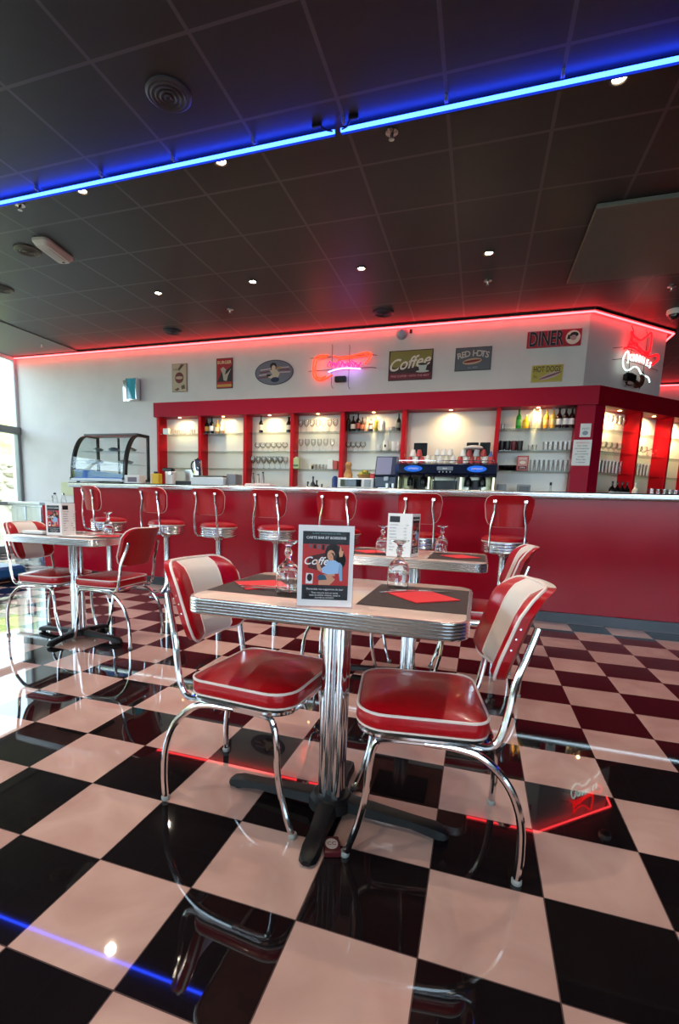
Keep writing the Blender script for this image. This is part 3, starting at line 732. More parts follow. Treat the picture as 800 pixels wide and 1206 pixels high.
prism_stand('menu stand with picture and list sides on the far left table', (-1.80, 1.63, ZT), R(20), 'photo', 'list', .105)

# small badge leaning on the table foot
t = thing('matchbox', 'small dark red packet with white emblem on the floor by the table foot', 'packet', (.612, .275, 0), R(22))
MB().bbox(-.025, .025, -.035, .035, 0, .02, .003).build('carton', mat('dark_red_carton', '#4a0f16', .4), t)
e = MB(); e.loft([[(x * .019, y * .023, z) for x, y in [(math.cos(k * R(18)), math.sin(k * R(18))) for k in range(20)]] for z in (.0202, .0208)]); e.build('emblem', mat('emblem_pale', '#bdb0ac', .5), t)
text('emblem_lettering', 'CC', mat('emblem_ink', '#5a2a30', .5), .02, t, (0, 0, .021), rot=(0, 0, 0), ext=.0003)

# ------------------------------------------------------------------ bottles, glasses on the shelves
def bottle(label, x, y, z, h, r, body, labelcol=None, cap='#222222', group=None, neck=.28, name='bottle', glassy=True):
    t = thing(name, label, 'bottle', (x, y, z), 0, group)
    m = mat('bottle_' + body.strip('#'), body, .12, coat=.3)
    MB().lathe([(0, 0), (r, 0), (r, .01), (r, h * .55), (r * .85, h * .64), (r * neck * 1.25, h * .74), (r * neck, h * .80), (r * neck, h * .93), (r * neck * 1.2, h * .94)], 16).build('body', m, t)
    MB().lathe([(r * neck * 1.25, h * .90), (r * neck * 1.25, h), (0, h)], 12).build('cap', mat('cap_' + cap.strip('#'), cap, .35), t)
    if labelcol: MB().lathe([(r * 1.02, h * .18), (r * 1.03, h * .19), (r * 1.03, h * .46), (r * 1.02, h * .47)], 16, cap=False).build('paper_label', mat('label_' + labelcol.strip('#'), labelcol, .5), t)
    return t
YS = 5.6
def glassproto(kind):
    m = MB()
    if kind == 'tumbler': m.lathe([(0, .006), (.027, .006), (.034, .105), (.036, .105), (.029, 0), (0, 0)], 14, cap=False)
    elif kind == 'tall': m.lathe([(0, .008), (.022, .008), (.030, .15), (.032, .15), (.025, 0), (0, 0)], 14, cap=False)
    elif kind == 'stem': m.lathe([(0, 0), (.033, .001), (.032, .004), (.006, .010), (.005, .07), (.018, .082), (.035, .11), (.037, .145), (.032, .175), (.030, .175), (.035, .145), (.033, .11), (.014, .084), (0, .082)], 14, cap=False)
    elif kind == 'balloon': m.lathe([(0, 0), (.033, .001), (.032, .004), (.006, .010), (.005, .04), (.02, .05), (.042, .075), (.044, .095), (.032, .125), (.030, .125), (.042, .095), (.040, .075), (.016, .052), (0, .05)], 14, cap=False)
    elif kind == 'small': m.lathe([(0, .004), (.02, .004), (.026, .07), (.028, .07), (.022, 0), (0, 0)], 12, cap=False)
    elif kind == 'mug': m.lathe([(0, .006), (.031, .006), (.033, .12), (.036, .12), (.035, 0), (0, 0)], 14, cap=False); m.tube([(.034, 0, .1), (.06, 0, .095), (.064, 0, .06), (.055, 0, .03), (.034, 0, .025)], .005, 6, 3)
    return m
ORD = ['leftmost', 'second from left', 'third from left', 'fourth from left', 'fifth from left', 'sixth from left', 'seventh from left', 'eighth from left', 'ninth from left', 'tenth from left', 'eleventh from left', 'twelfth from left']
PROT = {}
def glasses(kind, xs, z, label, group, y=YS, name=None, m=None, scale=1, pts=None):
    nm = name or {'tumbler': 'tumbler', 'tall': 'highball_glass', 'stem': 'wine_glass', 'balloon': 'balloon_glass', 'small': 'small_tumbler', 'mug': 'glass_mug'}[kind]
    me = PROT.get((kind, m and m.name))
    if me is None:
        o = glassproto(kind).build(nm, m or TUMB); me = PROT[(kind, m and m.name)] = o.data; first = o
    else: first = bpy.data.objects.new(nm, me); COL.objects.link(first)
    P = pts if pts else [(x, y) for x in xs]
    for k, (x, yy) in enumerate(P):
        o = first if k == 0 else first.copy()
        if k: COL.objects.link(o)
        o.location = (x, yy, z); o.scale = (scale, scale, scale); o.rotation_euler = (0, 0, R(-35) if kind == 'mug' else 0)
        tag(o, label if len(P) == 1 else label + ', ' + ORD[k], 'glass', group)
S1, S2, S3 = SH
# bay one
glasses('small', [-3.46, -3.39, -3.32, -3.24, -3.17], S1, 'small clear tumbler, top shelf of the leftmost bay', 'small tumblers in bay one')
t = thing('white_box', 'small white box on the top shelf at the left end of the shelving', 'box', (-3.61, 5.56, S1)); MB().bbox(-.045, .045, -.03, .03, 0, .085, .004).build('carton', PAPER, t)
# bay two
bottle('bottle with amber label, leftmost of four in the second bay', -2.94, YS, S1, .225, .034, '#1a1412', '#c08a3c', '#3a3330', 'bottles in the second bay')
bottle('black bottle with round white label, tallest of four in the second bay', -2.86, YS, S1, .24, .036, '#0d1014', '#e9ebee', '#15181c', 'bottles in the second bay')
bottle('brown bottle with pale label, third of four in the second bay', -2.77, YS, S1, .20, .034, '#8a6a38', '#d9c8a0', '#cfa84f', 'bottles in the second bay')
bottle('bottle with long white label, rightmost of four in the second bay', -2.69, YS, S1, .225, .034, '#a88860', '#efeeea', '#b5522e', 'bottles in the second bay')
# bay three
bottle('single dark bottle on the top shelf of the third bay', -2.07, YS, S1, .24, .03, '#17120f', '#c9c3b6', '#141414')
bottle('dark bottle with pale label at the right edge of the third bay', -1.645, YS, S1, .215, .038, '#1b1512', '#d9cfba', '#111111', neck=.4)
glasses('balloon', [-2.12, -2.04, -1.955, -1.87, -1.79, -1.70], S2, 'clear balloon glass, middle shelf of the third bay', 'balloon glasses in bay three')
glasses('stem', None, S3, 'wine glass in the back row, lower shelf of the third bay', 'wine glasses in bay three', pts=[(-2.21 + .085 * k, 5.64) for k in range(7)])
glasses('stem', None, S3, 'wine glass in the front row, lower shelf of the third bay', 'wine glasses in bay three', pts=[(-2.17 + .085 * k, 5.56) for k in range(6)])
# bay four
glasses('stem', [-1.47 + .083 * k for k in range(7)], S1, 'clear wine glass, top shelf of the fourth bay', 'wine glasses in bay four')
glasses('stem', [-1.46 + .09 * k for k in range(6)], S2, 'clear wine glass, middle shelf of the fourth bay', 'wine glasses on the middle shelf of bay four', scale=.95)
glasses('small', [-1.25, -1.20, -1.15, -1.10], S3, 'small tumbler, lower shelf of the fourth bay', 'small tumblers in bay four')
t = thing('green_tin', 'pale green decorated tin on the lower shelf in front of an upright', 'tin', (-1.50, 5.54, S3)); MB().bbox(-.05, .05, -.03, .03, 0, .15, .008).build('body', mat('pale_green_tin', '#b3bd84', .35), t)
flat([(-.04, .03), (.04, .03), (.04, .06), (-.04, .06)], -.031).build('printed_label', mat('dark_green_print', '#4d6a3a', .4), t); MB().lathe([(.02, .15), (.018, .165), (0, .167)], 12).build('lid', CREAM, t)
t = thing('white_canister', 'cream canister with black clasp on the lower shelf of the fourth bay', 'canister', (-1.31, YS, S3)); MB().lathe([(0, 0), (.032, 0), (.032, .075), (0, .08)], 14).build('body', CREAM, t); MB().bbox(.02, .035, -.03, .01, 0, .05, .002).build('clasp', BLACK, t)
t = thing('carton', 'white carton on the lower shelf of the fourth bay', 'carton', (-1.02, YS, S3)); MB().bbox(-.035, .035, -.03, .03, 0, .13, .003).build('box', PAPER, t)
t = thing('red_box', 'red and pink packet beside the white carton, fourth bay', 'packet', (-.945, YS, S3)); MB().bbox(-.028, .028, -.03, .03, 0, .115, .003).build('box', mat('faded_red_packet', '#b8524e', .5), t)
# bay five
B5 = [(-.79, .235, .032, '#120d0c', None, '#101010', 'tall black bottle, leftmost in the fifth bay'), (-.725, .205, .034, '#1a1011', '#ccbfb4', '#0e0e0e', 'dark bottle with white label, second in the fifth bay'),
      (-.66, .235, .032, '#140e0d', '#8c2f28', '#141414', 'black bottle with dark red label, third in the fifth bay'), (-.60, .185, .03, '#4a2416', '#c8714e', '#5a3020', 'short brown bottle with orange label in the fifth bay'),
      (-.545, .19, .031, '#d2926c', '#e2b090', '#c8885e', 'pinkish amber bottle in the middle of the fifth bay'), (-.485, .165, .031, '#2c1913', '#e0d5cb', '#1c1210', 'squat brown bottle with white label in the fifth bay'),
      (-.415, .21, .027, '#6d6a1e', '#8c7c2c', '#4b4418', 'slim olive green bottle in the fifth bay')]
for x, h, r, c, lc, cap, lab in B5: bottle(lab, x, YS, S1, h, r, c, lc, cap, 'bottles in the fifth bay')
t = thing('glass_dome_jar', 'frosted grey dome-topped jar on the top shelf, fifth bay', 'jar', (-.33, YS, S1)); MB().lathe([(0, 0), (.034, 0), (.036, .09), (.03, .12), (.014, .14), (0, .145)], 16).build('body', mat('frosted_grey', '#b9bec0', .3), t); MB().lathe([(.012, .14), (.010, .155), (0, .158)], 10).build('knob', STEEL, t)
bottle('dark bottle with grey label, alone at the right end of the fifth bay', -.12, YS, S1, .22, .03, '#1e211c', '#6e7468', '#23261f')
def cup(label, x, y, z, r, h, m, group=None, name='mug', handle=True, dark=None):
    t = thing(name, label, 'cup', (x, y, z), R(-30), group)
    MB().lathe([(0, .004), (r * .82, .004), (r * .92, h), (r, h), (r * .9, .01), (r * .8, 0), (0, 0)], 16, cap=False).build('body', m, t)
    if handle: MB().tube([(r * .93, 0, h * .8), (r * 1.5, 0, h * .75), (r * 1.55, 0, h * .4), (r * .9, 0, h * .25)], .005, 6, 4).build('handle', m, t)
    return t
cup('small white cup on the top shelf, fifth bay', -.245, YS, S1, .024, .05, WHITE)
cup('small grey cup beside the last bottle, fifth bay', -.185, YS, S1, .022, .055, mat('grey_cup', '#8a8583', .4))
glasses('balloon', [-.78, -.715, -.645, -.58], S2, 'balloon glass, middle shelf of the fifth bay', 'balloon glasses in bay five')
cup('white mug, leftmost of the mugs in the fifth bay', -.37, YS, S2, .036, .085, WHITE)
t = thing('white_jug', 'white jug with dark emblem on the middle shelf, fifth bay', 'jug', (-.275, YS, S2)); MB().lathe([(0, 0), (.036, 0), (.038, .09), (.03, .13), (.031, .135), (0, .135)], 16).build('body', WHITE, t); MB().tube([(.036, 0, .11), (.06, 0, .1), (.06, 0, .05), (.037, 0, .03)], .006, 6, 4).build('handle', WHITE, t); flat(ell(0, .065, .012, .02), -.0385, .001).build('printed_emblem', DGREY, t)
cup('white mug with a dark mark, second from the right upright in bay five', -.165, YS, S2, .036, .12, WHITE)
cup('white mug against the right upright in bay five', -.108, YS, S2, .026, .12, WHITE)
# bay seven
B7 = [(1.325, .235, .030, '#1f8a2b', '#3c9a3a', '#1c5a24', 'bright green bottle on the top shelf of the bay by the corner'), (1.405, .165, .034, '#d9a316', '#e0b83a', '#d8d0b8', 'short yellow bottle beside the green one'),
      (1.485, .235, .029, '#e6dcb4', '#efe7ce', '#cfc9b6', 'first of two clear yellowish bottles next to the short yellow one'), (1.555, .235, .029, '#dfd6ae', '#ece3c6', '#bcb5a0', 'second clear yellowish bottle, left of the amber one'),
      (1.63, .225, .031, '#cf8e2c', '#e0b068', '#c9a36a', 'amber bottle in the middle of the top shelf by the corner'), (1.70, .235, .031, '#d6a24a', '#e2bd7a', '#8d8d90', 'pale amber bottle with grey stopper'),
      (1.765, .235, .033, '#2a0b0f', '#e6dedc', '#16090b', 'dark red bottle with white label, first of three by the corner'), (1.835, .24, .033, '#2b0c10', '#e8e0de', '#170a0c', 'dark red bottle with white label, middle of three by the corner'), (1.90, .235, .033, '#290b0e', '#e5dddb', '#15080a', 'dark red bottle with white label, last of three by the corner')]
for x, h, r, c, lc, cap, lab in B7: bottle(lab, x, YS, S1, h, r, c, lc, cap, 'bottles on the top shelf by the corner', neck=.34)
glasses('small', [1.15], S1, 'single small tumbler left of the green bottle', None)
for x, c, lab in ((1.16, '#1b1a1f', 'dark stacked cup, leftmost on the middle shelf by the corner'), (1.225, '#25242a', 'dark cup left of the wine red one'), (1.295, '#5d1320', 'wine red cup among the dark ones by the corner'), (1.365, '#2a2628', 'dark cup right of the wine red one')):
    cup(lab, x, YS, S2, .034, .115, mat('cup_' + c.strip('#'), c, .35), 'dark cups by the corner', 'beaker', False)
glasses('small', [1.48, 1.53], S2, 'small glass, middle shelf beside the dark cups', 'pair of small glasses by the corner')
glasses('tumbler', [1.65, 1.70, 1.755, 1.81, 1.86, 1.905], S2, 'clear tumbler, middle shelf of the bay by the corner', 'tumblers on the middle shelf by the corner')
glasses('small', [1.17, 1.215, 1.26, 1.30, 1.34], S3, 'smoky small tumbler beside the framed red sign', 'smoky tumblers by the corner', m=pane_mat('smoky_glass', (.45, .45, .46), 1.4, edge=(.12, .12, .13)), name='smoky_tumbler')
t = thing('framed_sign', 'small red framed picture sign standing on the lower shelf by the corner', 'sign', (1.41, 5.57, S3)); MB().bbox(-.065, .065, 0, .015, 0, .18, .003).build('frame', mat('sign_red', '#a8232a', .4), t)
flat([(-.055, .012), (.055, .012), (.055, .168), (-.055, .168)], -.0005).build('printed_panel', mat('sign_pink', '#c98c86', .5), t); flat([(-.05, .02), (.05, .02), (.05, .06), (-.05, .06)], -.0015).build('printed_band', mat('sign_dark', '#6b1a1e', .5), t)
flat(ell(0, .10, .035, .02), -.0015).build('printed_burger', mat('sign_cream', '#e2d6c8', .5), t); text('sign_lettering', 'DINER', MWHT, .03, t, (0, -.0026, .145)); text('sign_lettering', 'OPEN', MWHT, .026, t, (0, -.0026, .04))
glasses('tall', [1.52 + .0515 * k for k in range(9)], S3, 'clear highball glass right of the framed red sign', 'highball glasses by the corner', scale=.9)
# corner shelving glassware
def CP(tt, d=.1): p = P0 + D2 * tt + N2 * d; return (p.x, p.y)
for kk, (t0, nm) in enumerate(((.25, 'the first bay'), (.93, 'the second bay'))):
    cnt = 6 if kk == 0 else 2
    glasses('stem', None, S1, 'stemmed glass, top shelf, %s of the angled shelving' % nm, 'stemmed glasses, angled shelving, %s' % nm, pts=[CP(t0 + .085 * k) for k in range(cnt)], scale=1.05)
    glasses('balloon', None, S2, 'balloon glass, middle shelf, %s of the angled shelving' % nm, 'balloon glasses, angled shelving, %s' % nm, pts=[CP(t0 + .1 * k) for k in range(5 if kk == 0 else 3)])
    glasses('tall', None, S3, 'tall glass, lower shelf, %s of the angled shelving' % nm, 'tall glasses, angled shelving, %s' % nm, pts=[CP(t0 + .065 * k) for k in range(8 if kk == 0 else 6)])
t = thing('glass_teapot', 'clear glass teapot on the middle shelf of the angled shelving', 'teapot', (*CP(1.30), S2), AN); MB().lathe([(0, 0), (.05, .005), (.062, .05), (.05, .09), (.03, .1), (.012, .115), (0, .118)], 18).build('body', TUMB, t); MB().tube([(.05, 0, .03), (.085, 0, .06), (.1, 0, .105)], .008, 8, 4).build('spout', TUMB, t); MB().tube([(-.05, 0, .08), (-.09, 0, .08), (-.085, 0, .03), (-.055, 0, .025)], .005, 8, 4).build('handle', TUMB, t)
glasses('mug', None, 1.15, 'clear glass mug beneath the angled shelving', 'glass mugs below the angled shelving', pts=[CP(.9 + .12 * k, -.2) for k in range(9)], scale=1.35)
# dark bottles on the worktop below the angled bay
for k in range(4):
    p = CP(.23 + .09 * k, -.15); bottle('dark bottle with white label beneath the angled shelving, ' + ORD[k] + ' of four', p[0], p[1], 1.15, .22, .034, '#14100f', '#cfcac4', '#111111', 'dark bottles below the angled shelving')
p = CP(.66, -.15); bottle('white bottle beside the dark ones beneath the angled shelving', p[0], p[1], 1.15, .22, .034, '#dedad4', '#f0eeea', '#e6e2dc')
# tall glasses at the far right of the counter
glasses('tall', None, 1.187, 'tall clear glass on the far right of the bar counter', 'tall glasses at the right end of the counter', pts=[(2.98, 4.42), (3.06, 4.40), (3.14, 4.43)], scale=1.2)

# ------------------------------------------------------------------ on the counter and worktop
ZC = 1.187
# curved glass display case
t = thing('display_case', 'curved glass refrigerated display case with food at the left end of the bar', 'display case', (-4.0, 4.03, ZC))
w, d, h = .83, .52, .63
def arcp(n=14): return [(.0 + .27 * (1 - math.cos(R(90) * k / n)) if True else 0, .06 + (h - .06) * math.sin(R(90) * k / n)) for k in range(n + 1)]
AR = [(.0, .055)] + [(.02 + .30 * (1 - math.cos(R(86) * k / 12)) ** 1.0, .07 + (h - .09) * math.sin(R(90) * k / 12)) for k in range(13)]
bl = mat('black_case_frame', '#08090c', .3)
for x in (0, w - .03):
    m = MB(); rr = []
    for y, z in AR: rr.append([(x, y, z), (x + .03, y, z), (x + .03, y + .05, z - .008), (x, y + .05, z - .008)])
    m.loft(rr); m.bbox(x, x + .03, AR[-1][0], d, h - .04, h); m.bbox(x, x + .03, d - .035, d, .05, h); m.bbox(x, x + .03, 0, d, .03, .065)
    m.build('side_frame', bl, t)
m = MB(); m.loft([[(x, y, z) for y, z in AR[1:]] + [(x, y + .005, z - .003) for y, z in reversed(AR[1:])] for x in (.022, w - .022)]); m.build('curved_glass', GLASS, t)
for x_ in (w - .012, .008):
    m = MB(); m.loft([[(x, a_, b_) for a_, b_ in AR[1:]] + [(x, d - .02, h - .03), (x, d - .02, .06)] for x in (x_, x_ + .004)]); m.build('side_glass', GLASS, t)
MB().bbox(0, w, .0, d, .02, .055).build('base', mat('white_case_base', '#d8dde2', .3), t)
MB().bbox(.03, w - .03, .03, d - .04, .056, .062, .001).build('deck', mat('blue_white_deck', '#4a78cc', .3), t)
m = MB(); m.loft([[(.022, y_, .06), (w - .022, y_, .06), (w - .022, y_, .11), (.3, y_, .155), (.022, y_, .165)] for y_ in (.05, .055)]); m.build('blue_front_panel', mat('blue_white_deck', '#000'), t)
MB().bbox(0, w, AR[-1][0] - .03, d, h - .022, h).build('top', mat('grey_case_top', '#4a4d50', .3), t)
for z in (.24, .40): MB().bbox(.025, w - .025, .12 if z < .3 else .2, d - .04, z, z + .006, .002).build('glass_shelf', SHELFG, t)
MB().bbox(.36, .385, d - .05, d - .03, .06, h - .03).build('support', bl, t)
for x in (.06, w - .1):
    MB().lathe([(.02, 0), (.02, .02)], 10, (x + .02, .06, 0)).lathe([(.02, 0), (.02, .02)], 10, (x + .02, d - .06, 0)).build('foot', BLACK, t)
CB = (-4.0, 4.03, ZC)
FOOD = [('#5b3b2a', .1, .3, .247, .07, 'brown pastry plate on the lower shelf of the display case, left'), ('#74685c', .22, .26, .247, .06, 'grey-brown dessert bowl in the lower middle of the display case'), ('#8c5548', .62, .3, .247, .08, 'reddish cake on the lower shelf of the display case, right'),
        ('#8a8f90', .16, .34, .407, .055, 'small steel bowl on the upper shelf of the display case'), ('#6d5648', .42, .34, .407, .06, 'brown dish in the middle of the upper case shelf'), ('#a35a55', .66, .36, .407, .06, 'pink dish at the right of the upper case shelf')]
for c, x, y, z, r, lab in FOOD:
    f = thing('food_dish', lab, 'dish', (CB[0] + x, CB[1] + y, ZC + z), 0, 'dishes in the display case'); r *= 1.25
    MB().lathe([(0, 0), (r * .6, 0), (r, .035), (r * 1.02, .036), (r * .6, .006), (0, .006)], 18, cap=False).build('bowl', WHITE if z < .3 else STEEL, f)
    MB().lathe([(r * .86, .032), (r * .6, .05), (0, .058)], 16).build('food', add_noise(mat('food_' + c.strip('#'), c, .6), c, '#3a2a22', 50), f)
t = thing('paper_tray', 'white paper tray printed with grey on the bar beside the display case', 'tray', (-3.05, 4.1, ZC)); MB().bbox(-.12, .10, -.06, .06, 0, .1, .004).build('carton', mat('off_white_carton', '#d6d2d0', .5), t); flat([(-.07, .02), (.06, .02), (.06, .075), (-.07, .075)], -.0605).build('printed_picture', mat('printed_mauve', '#6b5a68', .5), t)
t = thing('yellow_sponge_box', 'bright yellow box on the bar right of the display case', 'box', (-2.76, 4.12, ZC)); MB().bbox(-.05, .05, -.04, .04, 0, .125, .006).build('carton', mat('bright_yellow', '#d9a808', .4), t); MB().bbox(-.03, .01, -.02, .02, .125, .15, .003).build('cap', BLACK, t)
t = thing('label_printer', 'small white machine with black head on the bar, by the yellow box', 'machine', (-2.66, 4.25, ZC)); MB().bbox(-.04, .06, -.05, .05, 0, .16, .006).build('body', WHITE, t); MB().bbox(-.09, .045, -.04, .04, .16, .20, .008).build('head', BLACK, t); MB().lathe([(.02, 0), (.02, .03)], 12, M=Matrix.Translation((.05, -.05, .14)) @ Matrix.Rotation(R(90), 4, 'X')).build('knob', STEEL, t)
t = thing('steel_grinder_tray', 'dark grey steel tray unit on the bar left of the kettle', 'tray', (-2.45, 4.3, ZC)); MB().bbox(-.13, .12, -.06, .12, 0, .05, .004).build('tray', DGREY, t); MB().bbox(-.1, .1, .1, .12, .05, .20, .004).build('back_plate', STEEL, t)
t = thing('steel_warmer', 'long white box unit with dark glass lid on the bar under the kettle', 'food warmer', (-2.10, 4.25, ZC)); MB().bbox(-.22, .21, -.08, .15, 0, .095, .005).build('body', mat('pale_grey_metal', '#cfd3d8', .3), t); MB().bbox(-.20, .20, -.07, .14, .095, .115, .004).build('lid', mat('dark_green_glass', '#3a3d34', .15), t); MB().bbox(.22, .34, -.02, .15, 0, .14, .005).build('side_unit', mat('grey_metal_side', '#77757c', .35), t)
t = thing('kettle', 'polished steel jug kettle with black handle standing on the white unit', 'kettle', (-2.28, 4.26, ZC + .117)); MB().lathe([(0, 0), (.055, 0), (.056, .01), (.046, .17), (.04, .18)], 22).build('body', CHROME, t); MB().lathe([(.042, .18), (.03, .19), (.008, .193), (.01, .205), (0, .207)], 18).build('lid', BLACK, t); MB().tube([(-.042, 0, .17), (-.08, 0, .15), (-.088, 0, .09), (-.06, 0, .03)], .009, 8, 5).build('handle', BLACK, t)
t = thing('serving_tray', 'white and pink tray on the bar below the third bay', 'tray', (-1.47, 4.3, ZC)); MB().bbox(-.17, .15, -.08, .08, 0, .035, .01).build('tray', mat('pinkish_white', '#ddc3c2', .4), t)
for k, (x, h) in enumerate(((-.1, .12), (-.035, .11), (.025, .135))):
    bottle(['small dark-capped shaker, left of three on the pink tray', 'small pale shaker in the middle of the pink tray', 'taller shaker at the right on the pink tray'][k], -1.47 + x, 4.3, ZC + .036, h, .018, ['#6d6a66', '#a8a49c', '#8d8a84'][k], None, '#1b1b1b', 'shakers on the pink tray', neck=.6, name='shaker')
for k, (x, h, c) in enumerate(((-1.17, .20, '#1d1c20'), (-1.10, .27, '#3a3c3e'), (-1.05, .22, '#232226'), (-.98, .17, '#2c2a2c'))):
    bottle(['black bottle, leftmost of four behind the fourth bar stool', 'tall steel-grey bottle, second of four behind the bar', 'dark bottle, third of four behind the bar', 'short dark bottle, rightmost of four behind the bar'][k], x, 5.1, 1.1, h * .95, .035, c, None, '#101010', 'dark bottles on the back worktop')
t = thing('bottle_crate', 'dark red crate under the four dark bottles behind the bar', 'crate', (-1.08, 5.1, 1.0)); MB().bbox(-.16, .16, -.08, .08, 0, .10, .005).build('body', mat('dark_red_crate', '#5c1420', .4), t)
t = thing('milk_pitcher', 'little black pitcher on the back worktop left of the white oven', 'pitcher', (-.72, 5.05, 1.0)); MB().lathe([(0, 0), (.05, 0), (.05, .17), (.03, .2), (.015, .25), (0, .26)], 16).build('body', BLACK, t); MB().tube([(.045, 0, .18), (.075, 0, .16), (.075, 0, .1), (.048, 0, .07)], .007, 8, 4).build('handle', BLACK, t)
# microwave / oven
t = thing('toaster_oven', 'white oven with dark window on the bar, under the wooden board', 'oven', (-.34, 4.38, ZC)); MB().bbox(-.20, .20, -.11, .12, 0, .115, .008).build('body', WHITE, t); MB().bbox(-.165, .07, -.116, -.109, .022, .098, .003).build('window', mat('oven_dark_glass', '#1b2226', .08), t); MB().bbox(.10, .17, -.116, -.109, .02, .10, .002).build('control_panel', mat('oven_grey', '#9da2a6', .4), t); MB().bbox(-.16, .06, -.125, -.117, .100, .106, .001).build('door_handle', STEEL, t)
t = thing('wooden_board', 'carved light wooden board leaning on top of the white oven', 'wooden board', (-.46, 4.42, ZC + .117)); MB().lathe([(0, 0), (.045, 0), (.05, .04), (.03, .09), (.028, .12), (.036, .15), (.025, .175), (0, .18)], 18).build('board', add_noise(mat('light_wood', '#a87c48', .5), '#9a6d3c', '#b98f58', 12), t)
t = thing('fruit_basket', 'basket on the oven holding yellow-green fruit', 'basket', (-.275, 4.42, ZC + .117)); MB().lathe([(0, 0), (.06, 0), (.085, .04), (.082, .042), (.058, .006), (0, .006)], 18, cap=False).build('basket', mat('wicker', '#8a6a3a', .7), t)
for k in range(12):
    a = k * 2.4; rr = .05 if k < 8 else .022; zz = .045 if k < 8 else .07
    f = MB().lathe([(0, -.022), (.016, -.015), (.022, 0), (.016, .016), (0, .022)], 12).build('lime', mat(['lime_green', 'lemon_yellow', 'olive_fruit'][k % 3], ['#7f8f2a', '#b9a83a', '#5c6a28'][k % 3], .4)); f.location = (-.275 + rr * math.cos(a), 4.42 + rr * math.sin(a), ZC + .117 + zz); tag(f, 'small yellow-green fruit piled in the basket on the oven', 'fruit', 'fruit in the basket')
t = thing('blue_canister', 'small blue canister left of the wooden board', 'canister', (-.62, 4.45, ZC)); MB().lathe([(0, 0), (.035, 0), (.036, .11), (.02, .14), (0, .145)], 16).build('body', mat('deep_blue', '#1f3370', .35), t)
t = thing('red_packet', 'small red and white packet between the fruit and the drinks machine', 'packet', (-.165, 4.36, ZC + .117)); MB().bbox(-.03, .02, -.02, .02, 0, .05, .004).build('carton', mat('packet_red', '#c03a40', .45), t)
t = thing('drinks_machine', 'dark blue drinks machine with slanted pale front panel on the bar', 'drinks machine', (-.03, 4.36, ZC)); m = MB(); m.loft([[(x, y, z) for y, z in ((-.10, .0), (-.07, .03), (-.07, .13), (-.12, .15), (-.05, .345), (.12, .345), (.12, 0))] for x in (-.095, .12)]); m.build('body', mat('midnight_blue_plastic', '#26314c', .3), t)
m = MB(); m.loft([[(x, y, z) for y, z in ((-.120, .155), (-.055, .335), (-.050, .333), (-.115, .152))] for x in (-.085, .075)]); m.build('front_panel', mat('lilac_grey_panel', '#767c9c', .35), t); MB().bbox(.0, .05, -.10, -.075, .09, .135).build('spout', mat('pale_spout', '#b9c0c8', .3), t); MB().bbox(-.06, .08, -.10, -.06, .0, .02).build('drip_tray', STEEL, t)
for x, y in ((.10, 4.22), (.045, 4.20)): cup('small steel cup beside the drinks machine, ' + ('right' if x > .07 else 'left') + ' one', x - .02, y, ZC, .022, .06, STEEL, 'steel cups by the drinks machine', 'steel_cup', False)
# espresso machine on the back worktop
EX, EY = .55, 5.15
t = thing('espresso_machine', 'wide dark espresso machine with blue oval badges behind the bar', 'espresso machine', (EX, EY, 1.0))
eb = mat('gloss_navy_panel', '#111b33', .15, coat=.3)
m = MB(); m.loft([[(x, y, z) for y, z in ((-.26, .40), (-.24, .50), (-.18, .525), (.18, .525), (.2, .36), (-.22, .36))] for x in (-.56, .56)]); m.build('upper_housing', eb, t)
MB().bbox(-.53, .53, -.02, .2, .06, .37).build('back_panel', mat('satin_panel', '#a8a795', .25, .6), t); MB().bbox(-.55, .55, -.26, .2, 0, .07).build('drip_tray', STEEL, t)
for x in (-.55, -.19, .17, .52): MB().bbox(x, x + .025, -.22, -.02, .07, .37).build('side_post', mat('pale_yellow_metal', '#d9d0a4', .2, .7), t)  # posts in one even pale yellow metal
for x in (-.36, .345):
    b = MB(); b.loft([[(x + .105 * math.cos(k * R(15)), -.251 + yy - .02 * math.sin(k * R(15)) * -1 * .2, .45 + .036 * math.sin(k * R(15))) for k in range(24)] for yy in (0, -.008)]); b.build('blue_badge', mat('bright_blue_badge', '#1a5fd0', .25, emit='#1a5fd0', es=.35), t)
    text('badge_lettering', 'ESPRESSO', MWHT, .028, t, (x, -.262, .45), shear=.2)
MB().bbox(-.09, .09, -.268, -.255, .43, .475).build('display', mat('grey_display', '#5e6776', .3), t); text('display_lettering', '88:88', MWHT, .022, t, (0, -.270, .452))
for k in range(4):
    MB().lathe([(.008, 0), (.007, .008)], 10, M=Matrix.Translation((-.06 + .04 * k, -.262, .415)) @ Matrix.Rotation(R(90), 4, 'X')).build('button', mat('button_grey', '#b8bcc4', .3), t)
for x in (-.40, -.25, .26, .42):
    m = MB(); m.lathe([(.035, .26), (.036, .32), (.03, .345), (.02, .36)], 18, (x, -.13, 0)); o = m.build('group_head', BLACK, t)
    MB().tube([(x, -.16, .275), (x + .0, -.27, .26)], .012, 8).build('portafilter_handle', BLACK, t)
for x in (-.30, .34): MB().bbox(x - .07, x + .07, -.03, -.02, .2, .34).build('control_plate', BLACK, t)
for x in (-.12, .12): MB().tube([(x, -.2, .36), (x, -.25, .3), (x, -.24, .14)], .006, 8, 4).build('steam_wand', CHROME, t)
MB().bbox(-.15, .14, -.03, -.02, .12, .33).build('grille', BLACK, t)
MB().tube([(x, y, .545) for x, y in ((-.53, -.2), (.53, -.2), (.53, .17), (-.53, .17))], .005, 6, closed=True).build('cup_rail', CHROME, t)
ZE = 1.526
